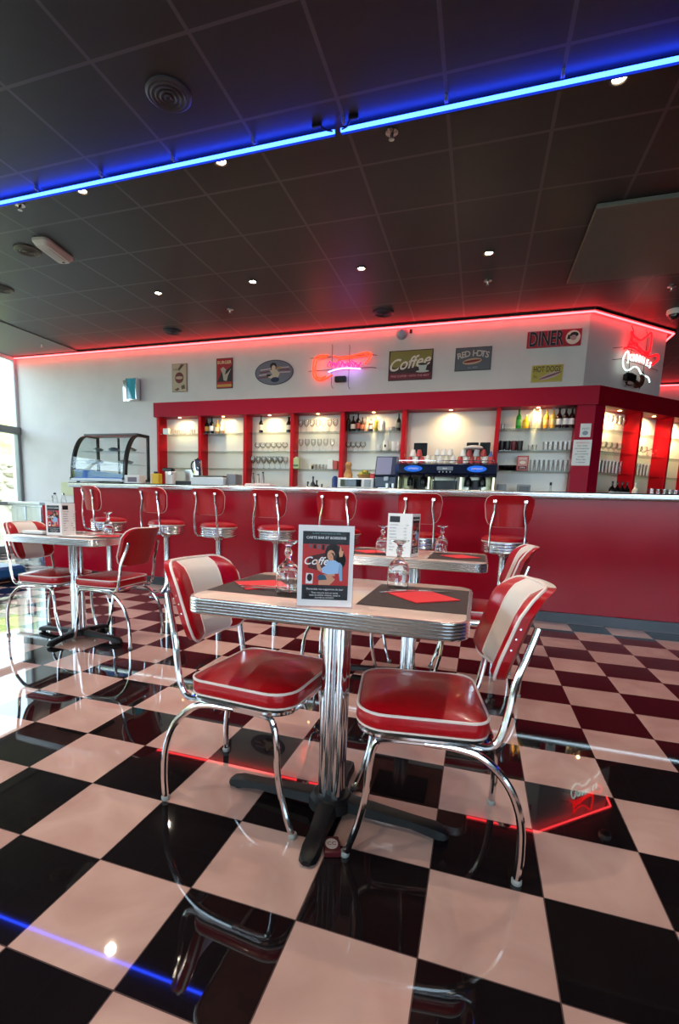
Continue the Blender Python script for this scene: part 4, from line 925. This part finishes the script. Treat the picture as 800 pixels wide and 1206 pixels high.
def cups_pile(xs, z, mats, label, group, r=.036, h=.078, y=EY - .05, inv=True):
    for k, x in enumerate(xs):
        m = MB(); pr = [(0, h), (r * .6, h), (r * .95, h * .3), (r, 0), (r * .92, 0), (r * .85, h * .3), (r * .5, h * .92), (0, h * .93)] if inv else [(0, 0), (r * .6, 0), (r, h), (r * .92, h), (r * .55, .005), (0, .005)]
        m.lathe(pr, 14, cap=False); o = m.build('espresso_cup', mats[k % len(mats)]); o.location = (x, y, z); tag(o, label + ', ' + ORD[k], 'cup', group)
REDW = mat('red_pattern_cup', '#c04a4a', .35)
cups_pile([.12, .19, .26], ZE, [REDW, WHITE], 'upturned cup at the left end of the espresso machine top', 'upturned cups, left on the espresso machine')
cups_pile([.155, .225], ZE + .080, [WHITE, REDW], 'cup in the second layer at the left end of the espresso machine', 'second layer cups, left')
cups_pile([.33, .40, .47, .545, .62], ZE, [WHITE, CREAM], 'white cup in the middle of the espresso machine top', 'white cups on the espresso machine', h=.09)
cups_pile([.44, .515, .585], ZE + .092, [WHITE], 'white cup stacked in the middle of the espresso machine top', 'stacked white cups on the espresso machine', h=.07)
cups_pile([.70, .765, .83, .9, .97, 1.04], ZE, [REDW, WHITE, REDW], 'red and white cup at the right of the espresso machine top', 'red and white cups on the espresso machine')
cups_pile([.73, .80, .875, .95], ZE + .080, [WHITE, REDW], 'cup in the second layer at the right of the espresso machine', 'second layer cups, right')
t = thing('paper_napkin_pile', 'soft white pile of folded napkins on top of the right-hand cups', 'napkins', (.84, EY - .05, ZE + .161)); m = MB(); m.lathe([(0, 0), (.10, 0), (.11, .012), (.09, .03), (.04, .042), (0, .045)], 18); m.build('pile', mat('soft_white_tissue', '#ddd8d4', .8), t)
# till screens
def screen(label, x, w):
    t = thing('till_screen', label, 'screen', (x, 5.42, 1.0)); MB().bbox(-w / 2, w / 2, -.015, .015, .64, .80, .006).build('panel', mat('black_screen', '#07080a', .35, spec=.2), t); MB().bbox(-.02, .02, .0, .03, .02, .66, .004).build('stand', DGREY, t); MB().bbox(-.055, .055, -.05, .07, 0, .02, .004).build('foot', DGREY, t)
screen('black till screen above the left of the espresso machine', .20, .165); screen('black till screen above the right of the espresso machine, left one of a pair', .82, .14); screen('black till screen above the right of the espresso machine, right one of a pair', .965, .12)
t = thing('blue_bottle', 'blue and white bottle hanging by the upright right of the screens', 'bottle', (1.035, 5.25, 1.527)); MB().lathe([(0, 0), (.028, 0), (.03, .09), (.012, .13), (.012, .15), (0, .152)], 14).build('body', mat('bottle_blue_white', '#5a78b8', .3), t)
t = thing('paper_dispenser', 'grey box on the back worktop, left of two beneath the corner bay', 'box', (1.18, 5.2, 1.0)); MB().bbox(-.05, .05, -.05, .05, 0, .30, .005).build('body', mat('mid_grey_metal', '#7c8084', .35), t)
t = thing('paper_dispenser', 'grey box with a slot on the back worktop, right of two beneath the corner bay', 'box', (1.42, 5.2, 1.0)); MB().bbox(-.07, .07, -.05, .05, 0, .30, .005).build('body', mat('mid_grey_metal', '#7c8084', .35), t); MB().bbox(-.055, .055, -.052, -.049, .2, .28, .001).build('slot', mat('slot_grey', '#5a5e62', .4), t)
bottle('small clear bottle with black cap beneath the corner bay', 1.70, 5.2, 1.0, .33, .035, '#b9c4c0', None, '#15181a')
for k in range(3):
    o = MB().lathe([(0, 0), (.11, .0), (.115, .006), (.10, .012), (0, .008)], 24).build('serving_plate', WHITE); o.location = (1.60 + .02 * k, 5.42 + .014 * k, 1.13); o.rotation_euler = (R(74), 0, 0); tag(o, 'white plate propped upright by the corner, %s of three' % ['front', 'middle', 'rear'][k], 'plate', 'plates propped by the corner')
t = thing('plate_rack', 'low steel rack holding upright white plates by the corner', 'rack', (1.62, 5.42, 1.0)); MB().bbox(-.12, .16, -.03, .06, 0, .02, .003).build('tray', STEEL, t)
# salt and pepper, low counter
for k, x in enumerate((-4.22, -4.12)):
    t = thing('salt_shaker', ['glass salt shaker with black top on the low counter, left one', 'glass pepper shaker on the low counter, right one'][k], 'shaker', (x, 4.0 + .04 * k, .926)); MB().lathe([(0, 0), (.032, 0), (.036, .02), (.022, .09), (.016, .105)], 16).build('body', TUMB, t); MB().lathe([(.018, .103), (.016, .12), (0, .128)], 14).build('cap', BLACK if k == 0 else CHROME, t)
    if k == 0: MB().tube([(-.03, 0, .02), (-.05, 0, .09)], .004, 6).build('holder', BLACK, t)

# ------------------------------------------------------------------ signs on the wall
def signboard(name, label, x0, x1, z0, z1, col, cat='sign', Y=YB, frame=None):
    w, h = x1 - x0, z1 - z0
    t = thing(name, label, cat, ((x0 + x1) / 2, Y, (z0 + z1) / 2))
    MB().bbox(-w / 2, w / 2, -.014, 0, -h / 2, h / 2, .002).build('board', mat('tin_' + col.strip('#'), frame or col, .4), t)
    if frame: flat([(-w / 2 + .008, -h / 2 + .008), (w / 2 - .008, -h / 2 + .008), (w / 2 - .008, h / 2 - .008), (-w / 2 + .008, h / 2 - .008)], -.014).build('printed_field', mat('field_' + col.strip('#'), col, .4), t)
    return t, w, h
y = -.0155
t, w, h = signboard('metal_sign', 'narrow beige tin sign with round dark red emblem, left of the posters', -3.65, -3.39, 2.63, 3.04, '#b9a48a', frame='#8d7b68')
flat(ell(0, 0, .075, .08, 24), y).build('printed_emblem', mat('print_dark_red', '#6a2326', .5), t); flat(ell(0, 0, .06, .022, 20), y - .001).build('printed_emblem_band', mat('print_beige', '#b99a84', .5), t)
flat([(-.0, .10), (.05, .15), (.09, .19), (.03, .19), (-.02, .13)], y).build('printed_cup', mat('print_brown', '#5b4334', .5), t); flat([(-.09, -.17), (-.02, -.14), (.0, -.17), (-.04, -.19)], y).build('printed_mark', mat('print_brown', '#000'), t); flat([(.03, -.12), (.09, -.10), (.10, -.16), (.04, -.17)], y).build('printed_mark', mat('print_brown', '#000'), t)
text('sign_lettering', 'SODA', mat('print_beige', '#000'), .05, t, (0, y - .0022, 0)); text('sign_lettering', 'CAFE', mat('print_brown', '#000'), .045, t, (-.05, y - .001, .12))
t, w, h = signboard('metal_sign', 'tall red tin poster with cream lettering and a dark rider figure', -2.885, -2.62, 2.65, 3.075, '#a31f26', frame='#2b1a18')
text('sign_lettering', 'BURGER', mat('print_cream', '#d9c79a', .5), .062, t, (0, y, .15), bold=.001)
flat([(-.12, -.12), (-.07, -.04), (-.03, .05), (.03, .04), (.12, .10), (.12, -.12)], y).build('printed_shadow', mat('print_dark', '#1c1714', .5), t)
flat([(-.06, .06), (-.02, .09), (.03, .05), (.01, -.02), (.05, .0), (.11, .06), (.06, -.04), (.04, -.11), (-.01, -.10), (-.03, .0)], y - .001).build('printed_figure', mat('print_tan', '#b0a090', .5), t)
flat([(-.12, -.19), (.12, -.19), (.12, -.155), (-.12, -.155)], y).build('printed_band', mat('print_ochre', '#c08a3a', .5), t)
# oval
t = thing('oval_sign', 'grey oval tin sign with a seated figure and red stripes', 'sign', (-1.962, YB, 2.835))
m = MB(); pts = ell(0, 0, .295, .17, 40); m.loft([[(x, 0, z) for x, z in pts], [(x, -.014, z) for x, z in pts]]); m.build('board', mat('oval_grey', '#4b4b55', .4), t)
flat(ell(0, 0, .28, .157, 40), -.014).build('printed_field', mat('oval_field', '#6f6d78', .5), t)
for k in range(4): flat([(-.24 + .01 * k, -.075 + .035 * k), (-.05, -.06 + .035 * k), (-.05, -.045 + .035 * k), (-.24 + .01 * k, -.06 + .035 * k)], y).build('printed_stripe', mat('print_pale_red', ['#c9a8a8', '#8c3038'][0], .5) if k % 2 else mat('print_deep_red', '#7a2a32', .5), t)
for k in range(3): flat([(.08, -.01 + .032 * k), (.25 - .01 * k, -.01 + .032 * k), (.25 - .01 * k, .004 + .032 * k), (.08, .004 + .032 * k)], y).build('printed_stripe', mat('print_pale_red', '#000') if k % 2 == 0 else mat('print_deep_red', '#000'), t)
flat(ell(-.01, .09, .05, .042), y).build('printed_hair', mat('print_black', '#141216', .5), t); flat(ell(-.005, .06, .03, .036), y - .001).build('printed_face', mat('print_skin', '#d7b193', .5), t)
flat([(-.07, .03), (.04, .04), (.09, -.02), (.06, -.08), (-.03, -.09), (-.09, -.06), (-.02, -.03)], y - .0005).build('printed_body', mat('print_cream_2', '#cbb59b', .5), t)
flat(ell(.02, -.10, .065, .035), y - .001).build('printed_seat', mat('print_navy', '#1b2040', .5), t); flat([(-.11, -.05), (-.05, -.05), (-.05, -.02), (-.11, -.02)], y - .001).build('printed_shoe', mat('print_black', '#000'), t); flat([(.04, .06), (.10, .08), (.11, .05), (.05, .035)], y - .001).build('printed_tray', mat('print_gold', '#b3893a', .5), t)
# coffee
t, w, h = signboard('metal_sign', 'large coffee sign with script lettering and a white cup', -.322, .245, 2.643, 3.015, '#3b1417', frame='#2a0f12')
flat([(-w / 2 + .01, -.0), (-w / 2 + .02, h / 2 - .01), (w / 2 - .01, h / 2 - .01), (w / 2 - .01, .06), (.1, -.03), (-.05, .0), (-.2, -.03)], y).build('printed_sky', mat('print_mustard', '#8a7c3a', .5), t)
flat([(-w / 2 + .01, -h / 2 + .01), (w / 2 - .01, -h / 2 + .01), (w / 2 - .01, -.10), (-w / 2 + .01, -.10)], y).build('printed_band', mat('print_wine', '#6d1420', .5), t)
cm = mat('print_ivory', '#ead6c4', .5)
text('sign_lettering', 'Coffee', cm, .20, t, (-.03, y - .0015, .02), shear=.45, bold=.003, rot=(R(90), R(-8), 0))
text('sign_lettering', 'FINE COFFEE • WITH THE BEST', mat('print_pink', '#c9828a', .5), .036, t, (0, y - .001, -.135), bold=.0006)
flat([(.10, -.0), (.22, .005), (.20, -.07), (.12, -.075)], y - .0025).build('printed_cup', mat('print_cup_grey', '#c3c5b8', .5), t); flat(ell(.16, -.085, .085, .014), y - .0025).build('printed_saucer', mat('print_cup_grey', '#000'), t); flat(ell(.16, .003, .06, .012), y - .0035).build('printed_coffee', mat('print_dark', '#000'), t)
# red hots
t, w, h = signboard('metal_sign', 'grey tin sign reading RED HOTS with a hot dog', .522, .955, 2.722, 3.0, '#5b5d62', frame='#2c2b2e')
for k, ch in enumerate('RED HOTS'):
    a = (k - 3.5) / 3.5; text('sign_lettering', ch, mat('print_bone', '#cbbcae', .5), .10, t, (a * .165, y, .062 - .025 * a * a), rot=(R(90), R(12 * a), 0), bold=.002)
flat(ell(-.01, -.03, .115, .036, 24, .1), y).build('printed_bun', mat('print_bun', '#c9a184', .5), t); flat(ell(-.01, -.028, .105, .014, 20, .1), y - .001).build('printed_sausage', mat('print_sausage', '#7a1d18', .5), t)
text('sign_lettering', 'ALL BEEF', mat('print_slate', '#8e99a4', .5), .03, t, (0, y, -.105))
# DINER
t, w, h = signboard('diner_sign', 'red sign reading DINER with a round picture at its end', 1.347, 1.937, 2.942, 3.132, '#a51626', frame='#c02834')
text('sign_lettering', 'DINER', mat('print_grey_outline', '#8f8a90', .5), .232, t, (-.088, y, -.002), bold=.008, sx=.56); text('sign_lettering', 'DINER', mat('print_black', '#000'), .232, t, (-.085, y - .0015, -.005), bold=.003, sx=.56)
flat(ell(.205, 0, .078, .078, 28), y).build('printed_disc', mat('print_ivory', '#000'), t); flat(ell(.215, .028, .045, .03), y - .001).build('printed_hair', mat('print_black', '#000'), t); flat(ell(.21, -.005, .032, .03), y - .002).build('printed_face', mat('print_rose', '#b98c8c', .5), t); flat([(.14, -.02), (.18, -.02), (.17, .03), (.15, .03)], y - .001).build('printed_glass', mat('print_dark', '#000'), t)
# HOT DOGS
t, w, h = signboard('metal_sign', 'small yellow sign reading HOT DOGS below the DINER sign', 1.43, 1.776, 2.547, 2.743, '#b09c3c', frame='#c4b358')
text('sign_lettering', 'HOT DOGS', mat('print_umber', '#4a3a1a', .5), .09, t, (-.005, y, .045), sx=.64, bold=.001)
flat(ell(.035, -.03, .12, .03, 24, .32), y - .001).build('printed_bun', mat('print_lilac_bun', '#c0a3a0', .5), t); flat(ell(.04, -.028, .13, .012, 20, .32), y - .002).build('printed_sausage', mat('print_mauve_sausage', '#7d4a48', .5), t); text('sign_lettering', '5c', mat('print_umber', '#000'), .05, t, (-.125, y, -.035))

# mirrored wall light
t = thing('wall_sconce', 'square mirrored wall light with blue glass, above the display case', 'wall light', (-4.41, YB, 2.69))
MB().bbox(-.15, .15, -.012, 0, -.16, .16, .002).build('back_plate', mat('mirror_plate', (.7, .7, .66), .08, 1), t)
MB().bbox(.0, .17, -.11, -.10, -.155, .155, .002).build('front_plate', mat('aqua_glass', '#3f9fb4', .1, coat=.5), t)
MB().bbox(-.015, .0, -.115, -.012, -.16, .16, .002).bbox(.165, .18, -.115, -.012, -.16, .16, .002).bbox(0, .17, -.115, -.012, -.165, -.155, .001).build('side_frame', CHROME, t)
MB().lathe([(0, .10), (.018, .10), (.022, .13), (.012, .165), (0, .17)], 14, (.08, -.06, 0)).build('bulb', mat('amber_bulb', '#c07a3a', .3), t)

# neon signs ---------------------------------------------------------
def neon_m(name, col, s): return mat(name, col, .4, emit=col, es=s)
NO = neon_m('orange_red_neon', '#ff3a1c', 2.0); NP = neon_m('pink_neon', '#e8205c', 2.2); NV = neon_m('violet_white_neon', '#8f7cff', 6); NR = neon_m('red_neon', '#ff0c14', 2.6); NW = neon_m('white_neon', '#d8fff6', 1.6)
t = thing('neon_sign', 'red and violet neon script sign on wire rods, between the oval and coffee signs', 'neon sign', (-1.489, YB, 3.274))
def q(x, yy, dy=-.07): return (.001339 * x, dy, -.00126 * (yy + .085 * x) - .0)
def nt_(pts, r, m, name, dy=-.07, k=5): MB().tube([q(a, b, dy) for a, b in pts], r, 8, k).build(name, m, t)
nt_([(260, 195), (180, 200), (120, 225), (100, 300), (105, 400), (140, 450), (205, 450), (255, 425), (310, 395)], .011, NO, 'orange_tube')
nt_([(240, 215), (180, 222), (140, 245), (128, 300), (130, 390), (150, 425), (200, 428), (240, 410)], .009, NO, 'orange_tube')
nt_([(310, 205), (400, 212), (480, 200), (560, 182), (640, 160), (690, 165), (700, 190), (670, 240), (640, 275)], .010, NO, 'orange_tube')
nt_([(360, 240), (470, 222), (570, 205), (680, 182)], .009, NO, 'orange_tube')
import itertools
zz = []
for k in range(16): zz.append((250 + k * 23, 262 if k % 2 else 312))
nt_(zz, .0065, NP, 'pink_tube', k=3)
nt_([(270, 255), (330, 290), (390, 250), (450, 295), (510, 250), (570, 292), (610, 262)], .0065, NP, 'pink_tube', -.085)
nt_([(265, 366), (330, 342), (400, 327), (480, 320), (600, 324)], .0085, NV, 'violet_tube')
rods = MB()
for x in (295, 475): rods.tube([q(x - 12, 75, -.02), q(x, 95, -.045), q(x, 300, -.045), q(x, 500, -.045), q(x + 14, 525, -.02)], .0035, 6)
for a, b, c, d_ in ((50, 222, 750, 175), (40, 357, 750, 300)): rods.tube([q(a, b, -.02), q(a + 40, b, -.05), q(c - 40, d_, -.05), q(c, d_, -.02)], .0035, 6)
rods.build('support_rods', DGREY, t)
a = q(330, 405, 0); b = q(450, 455, 0); MB().bbox(a[0], b[0], -.07, -.01, b[2], a[2], .01).build('transformer', BLACK, t)
d_ = bpy.data.lights.new('neon_glow', 'POINT'); d_.energy = .5; d_.color = (1, .25, .15); d_.shadow_soft_size = .15; o = bpy.data.objects.new('neon_glow', d_); COL.objects.link(o); o.parent = t; o.location = q(160, 320, -.16)
d_ = bpy.data.lights.new('neon_glow', 'POINT'); d_.energy = .45; d_.color = (.45, .4, 1); d_.shadow_soft_size = .12; o = bpy.data.objects.new('neon_glow', d_); COL.objects.link(o); o.parent = t; o.location = q(480, 370, -.12)
# white and red neon on the angled wall
t = thing('neon_sign', 'neon sign with red cowboy hat and white lettering on the angled wall', 'neon sign', (2.01, YB, 0), math.atan2(1.0, 1.06))
def n2(pts, r, m, name, dy=-.07, k=5): MB().tube([(a, dy, b) for a, b in pts], r, 8, k).build(name, m, t)
n2([(.62, 2.99), (.66, 3.10), (.66, 3.18), (.72, 3.13), (.85, 3.11), (.95, 3.17), (1.03, 3.22), (1.05, 3.05), (1.02, 2.96)], .010, NR, 'red_tube')
n2([(.56, 2.97), (.66, 3.0), (.78, 2.99), (.92, 2.95), (1.06, 2.95), (1.2, 2.99), (1.22, 2.93), (1.12, 2.86)], .011, NR, 'red_tube')
n2([(.66, 3.03), (.76, 3.06), (.85, 3.0), (1.0, 2.97)], .011, NR, 'red_tube'); n2([(.66, 3.08), (.72, 3.03), (.80, 3.02), (.93, 2.98), (1.03, 3.0)], .010, NR, 'red_tube', -.08)
for k, ch in enumerate('JOHNNIES'):
    aa = (k - 3.5) / 3.5; x = .845 + aa * .215
    text('lettering_tube', ch, NW, .115 - .01 * abs(aa), t, (x, -.085, 2.885 - .03 * aa * aa - .012 * aa), rot=(R(90), R(10 * aa), 0), bevel=.0035, fill=False, sx=.8)
n2([(.60, 2.93), (.565, 2.86), (.575, 2.78), (.63, 2.735), (.70, 2.745), (.78, 2.79), (.86, 2.785), (.93, 2.73), (1.01, 2.715), (1.08, 2.70), (1.12, 2.65)], .008, NW, 'white_tube')
n2([(.60, 2.93), (.63, 2.95), (.66, 2.91)], .007, NW, 'white_tube')
br = mat('unlit_brown_tube', '#5a2c1c', .3); dk = mat('unlit_dark_tube', '#1a1616', .3)
for rr in (.05, .075, .1): n2([(.90 + rr * math.cos(R(a)), 2.665 + rr * .95 * math.sin(R(a))) for a in range(-140, 80, 20)], .012, br, 'brown_tube', k=2)
for zz_ in (2.70, 2.675, 2.65, 2.625): n2([(.66, zz_), (.76, zz_ + .004), (.84, zz_ - .012)], .012, dk, 'dark_tube')
n2([(.82, 2.58), (.86, 2.56), (.91, 2.58)], .012, mat('unlit_rose_tube', '#7a3a38', .3), 'rose_tube'); n2([(.66, 2.60), (.70, 2.57), (.78, 2.575)], .008, dk, 'dark_tube')
rods = MB()
for a_, b_ in ((.43, 2.97), (.45, 2.84)): rods.tube([(a_, -.01, b_), (a_ + .12, -.05, b_ + .02), (1.28, -.05, b_ - .02), (1.33, -.01, b_ - .02)], .0035, 6)
for x in (.72, 1.0): rods.tube([(x, -.02, 3.27), (x, -.05, 3.2), (x, -.05, 2.6), (x, -.02, 2.56)], .0035, 6)
rods.build('support_rods', DGREY, t); MB().bbox(.68, .80, -.06, -.01, 2.63, 2.71, .01).build('transformer', BLACK, t)
# smoke detector ball below the LED on the wall
t = thing('wall_dome_light', 'small round white dome on the wall above the coffee sign', 'dome', (-.17, YB, 3.225)); MB().lathe([(.075, 0), (.075, .015), (.06, .05), (.03, .07), (0, .075)], 20, M=Matrix.Rotation(R(90), 4, 'X')).build('dome', mat('grey_white_dome', '#a8a9b4', .4), t); MB().bbox(.1, .13, -.03, 0, -.005, .04, .003).build('clip', DGREY, t)
# notices on the corner pillar
for lab, x0, x1, z0, z1, kd in (('small white notice with a sketch, taped above the larger notice on the pillar', 1.985, 2.095, 1.86, 2.01, 0), ('larger white printed notice taped to the red pillar by the corner', 1.93, 2.12, 1.54, 1.83, 1)):
    t = thing('paper_notice', lab, 'notice', ((x0 + x1) / 2, 5.499, z0)); w = x1 - x0; h = z1 - z0
    MB().box(-w / 2, w / 2, -.002, 0, 0, h).build('sheet', PAPER, t)
    if kd:
        for k in range(8): text('notice_lettering', ['INFORMATION', 'Chers clients', 'merci de patienter', 'au comptoir', 'pour commander', 'et régler', 'Bonne visite', 'La direction'][k], DGREY if k else NAPK, .02, t, (0, -.0025, h - .035 - k * .031), ext=.0003)
    else: text('notice_lettering', 'WIFI', mat('print_slate', '#000'), .04, t, (0, -.0025, h * .6), ext=.0003); flat(ell(0, h * .3, .03, .025), -.002, .0005).build('printed_sketch', mat('print_slate', '#000'), t)

# ------------------------------------------------------------------ ceiling fittings
def spot(x, y, lab):
    t = thing('ceiling_spotlight', lab, 'ceiling spotlight', (x, y, H), 0, 'small ceiling spotlights')
    MB().lathe([(.05, 0), (.05, -.006), (.038, -.009), (.034, -.004), (.034, 0)], 22, cap=False).build('trim_ring', mat('dark_trim', '#55504a', .3, .5), t)
    MB().lathe([(0, -.003), (.026, -.004), (.033, -.001)], 16).build('bulb', mat('bright_bulb', (1, .9, .7), .5, emit=(1, .86, .62), es=45), t)
    d = bpy.data.lights.new('spot_lamp', 'SPOT'); d.energy = SPOT_W; d.color = (1, .82, .64); d.spot_size = R(150); d.spot_blend = 1; d.shadow_soft_size = .03
    o = bpy.data.objects.new('spot_lamp', d); COL.objects.link(o); o.parent = t; o.location = (0, 0, -.02)
row = [(-2.10, 2.34, 'left of the pair just past the blue strip'), (-.91, 2.34, 'second one just past the blue strip'), (1.49, 2.34, 'at the right just past the blue strip'),
       (-2.69, 4.11, 'leftmost of the row before the bar'), (-1.51, 4.11, 'second from left in the row before the bar'), (-.33, 4.11, 'third from left in the row before the bar'), (.86, 4.11, 'rightmost of the row before the bar'),
       (-.92, 1.13, 'at the top edge of the picture'), (.3, .0, 'reflected in the floor near the front table'), (1.49, .0, 'reflected in the floor at the right'), (-.9, -1.2, 'reflected in the floor at the left front'), (.3, -1.8, 'reflected low in the floor')]
for x, y_, lab in row: spot(x, y_, 'small round ceiling spotlight, ' + lab)
def sprinkler(x, y_, lab):
    t = thing('sprinkler_head', lab, 'sprinkler', (x, y_, H), 0, 'ceiling sprinklers'); MB().lathe([(.04, 0), (.04, -.008), (.012, -.012), (.01, -.03), (.006, -.04)], 16).build('body', mat('sprinkler_metal', '#b9b6ae', .25, .8), t); MB().lathe([(0, -.04), (.018, -.042), (.018, -.045), (0, -.046)], 14).build('deflector', mat('sprinkler_metal', '#000'), t)
for x, y_, lab in ((.26, 2.39, 'chrome sprinkler head next to the cable joint of the blue strip'), (-2.73, 2.35, 'chrome sprinkler head at the left end of the blue strip'), (-2.11, 4.74, 'chrome sprinkler head over the bar, right of the leftmost row light'), (-5.67, 5.3, 'sprinkler head by the window corner'), (.86, 4.69, 'sprinkler head behind the rightmost row light'), (2.65, 5.29, 'sprinkler head near the security camera')): sprinkler(x, y_, lab)
def rose(x, y_, r, lab, m, nm='ceiling_speaker', cat='speaker'):
    t = thing(nm, lab, cat, (x, y_, H)); MB().lathe([(r, 0), (r, -.008), (r * .9, -.016), (r * .82, -.014)], 28).build('rim', m, t)
    g = MB()
    for k in range(4): g.lathe([(r * (.8 - .2 * k), -.014 - .002 * k), (r * (.74 - .2 * k), -.020 - .002 * k), (r * (.66 - .2 * k), -.014 - .002 * k)], 24, cap=False)
    g.lathe([(r * .82, -.013), (0, -.014)], 24); g.build('grille', m, t)
rose(-.92, 1.75, .13, 'round dark ceiling speaker near the top left, before the blue strip', mat('dark_grille', '#35353d', .45))
rose(-3.32, 2.95, .12, 'round ceiling vent beside the emergency light', mat('grey_grille', '#5c5a52', .5), 'ceiling_vent', 'vent'); rose(-4.38, 3.56, .12, 'round ceiling vent at the left edge of the view', mat('grey_grille', '#000'), 'ceiling_vent', 'vent')
rose(-3.29, 5.27, .13, 'dark round ceiling vent over the display case', mat('dark_grille', '#000'), 'ceiling_vent', 'vent'); rose(-.33, 5.29, .13, 'dark round ceiling vent above the neon script sign', mat('dark_grille', '#000'), 'ceiling_vent', 'vent')
t = thing('emergency_light', 'oblong white emergency light fixed to the black ceiling', 'emergency light', (-3.05, 2.99, H), R(10))
m = MB(); m.loft([outline3(0, 0, .17, .42, .05, z) if z > -.03 else outline3(0, 0, .12, .36, .04, z) for z in (0, -.02, -.055)]); m.build('housing', mat('emergency_white', '#c8c4bc', .4), t)
MB().bbox(-.04, .04, -.12, .12, -.06, -.054, .002).build('diffuser', mat('diffuser_grey', '#b3b1a8', .4), t); MB().bbox(-.012, .012, .14, .155, -.06, -.054, .001).build('indicator', DGREY, t)
t = thing('security_camera', 'white dome security camera on the ceiling past the angled wall', 'camera', (2.9, 6.0, H)); MB().lathe([(.075, 0), (.08, -.03), (.07, -.055)], 22).build('housing', WHITE, t); MB().lathe([(.062, -.05), (.055, -.08), (.03, -.1), (0, -.108)], 20).build('dome', mat('smoked_dome', '#3a2a2c', .08), t)
for k in range(9):
    x = -3.0 + .6 * k
    o = MB().bbox(-.008, .008, -.06, -.03, -.03, 0, .002).build('strip_clip', mat('clip_metal', '#8d93a8', .3, .6)); o.location = (x, 2.25, H); tag(o, 'tiny metal clip holding the blue light strip, ' + ORD[k], 'clip', 'clips along the blue light strip')

t = thing('floor_cushion', 'low blue block seat on the floor by the window, cut by the left edge', 'seat', (-4.55, 3.25, 0))
MB().bbox(-.36, .34, -.26, .26, .03, .175, .03).build('cushion', mat('deep_sky_blue_vinyl', '#14508a', .35), t)
MB().bbox(-.33, .31, -.23, .23, 0, .03, .008).build('base', BLACK, t)
# ------------------------------------------------------------------ lettering becomes real geometry
bpy.context.view_layer.update()
dg = bpy.context.evaluated_depsgraph_get()
for o in [o for o in SC.objects if o.type == 'FONT']:
    me = bpy.data.meshes.new_from_object(o.evaluated_get(dg)); nm = o.name.split('.')[0]
    q_ = bpy.data.objects.new(nm, me); COL.objects.link(q_); q_.parent = o.parent; q_.matrix_local = o.matrix_local.copy()
    bpy.data.objects.remove(o)
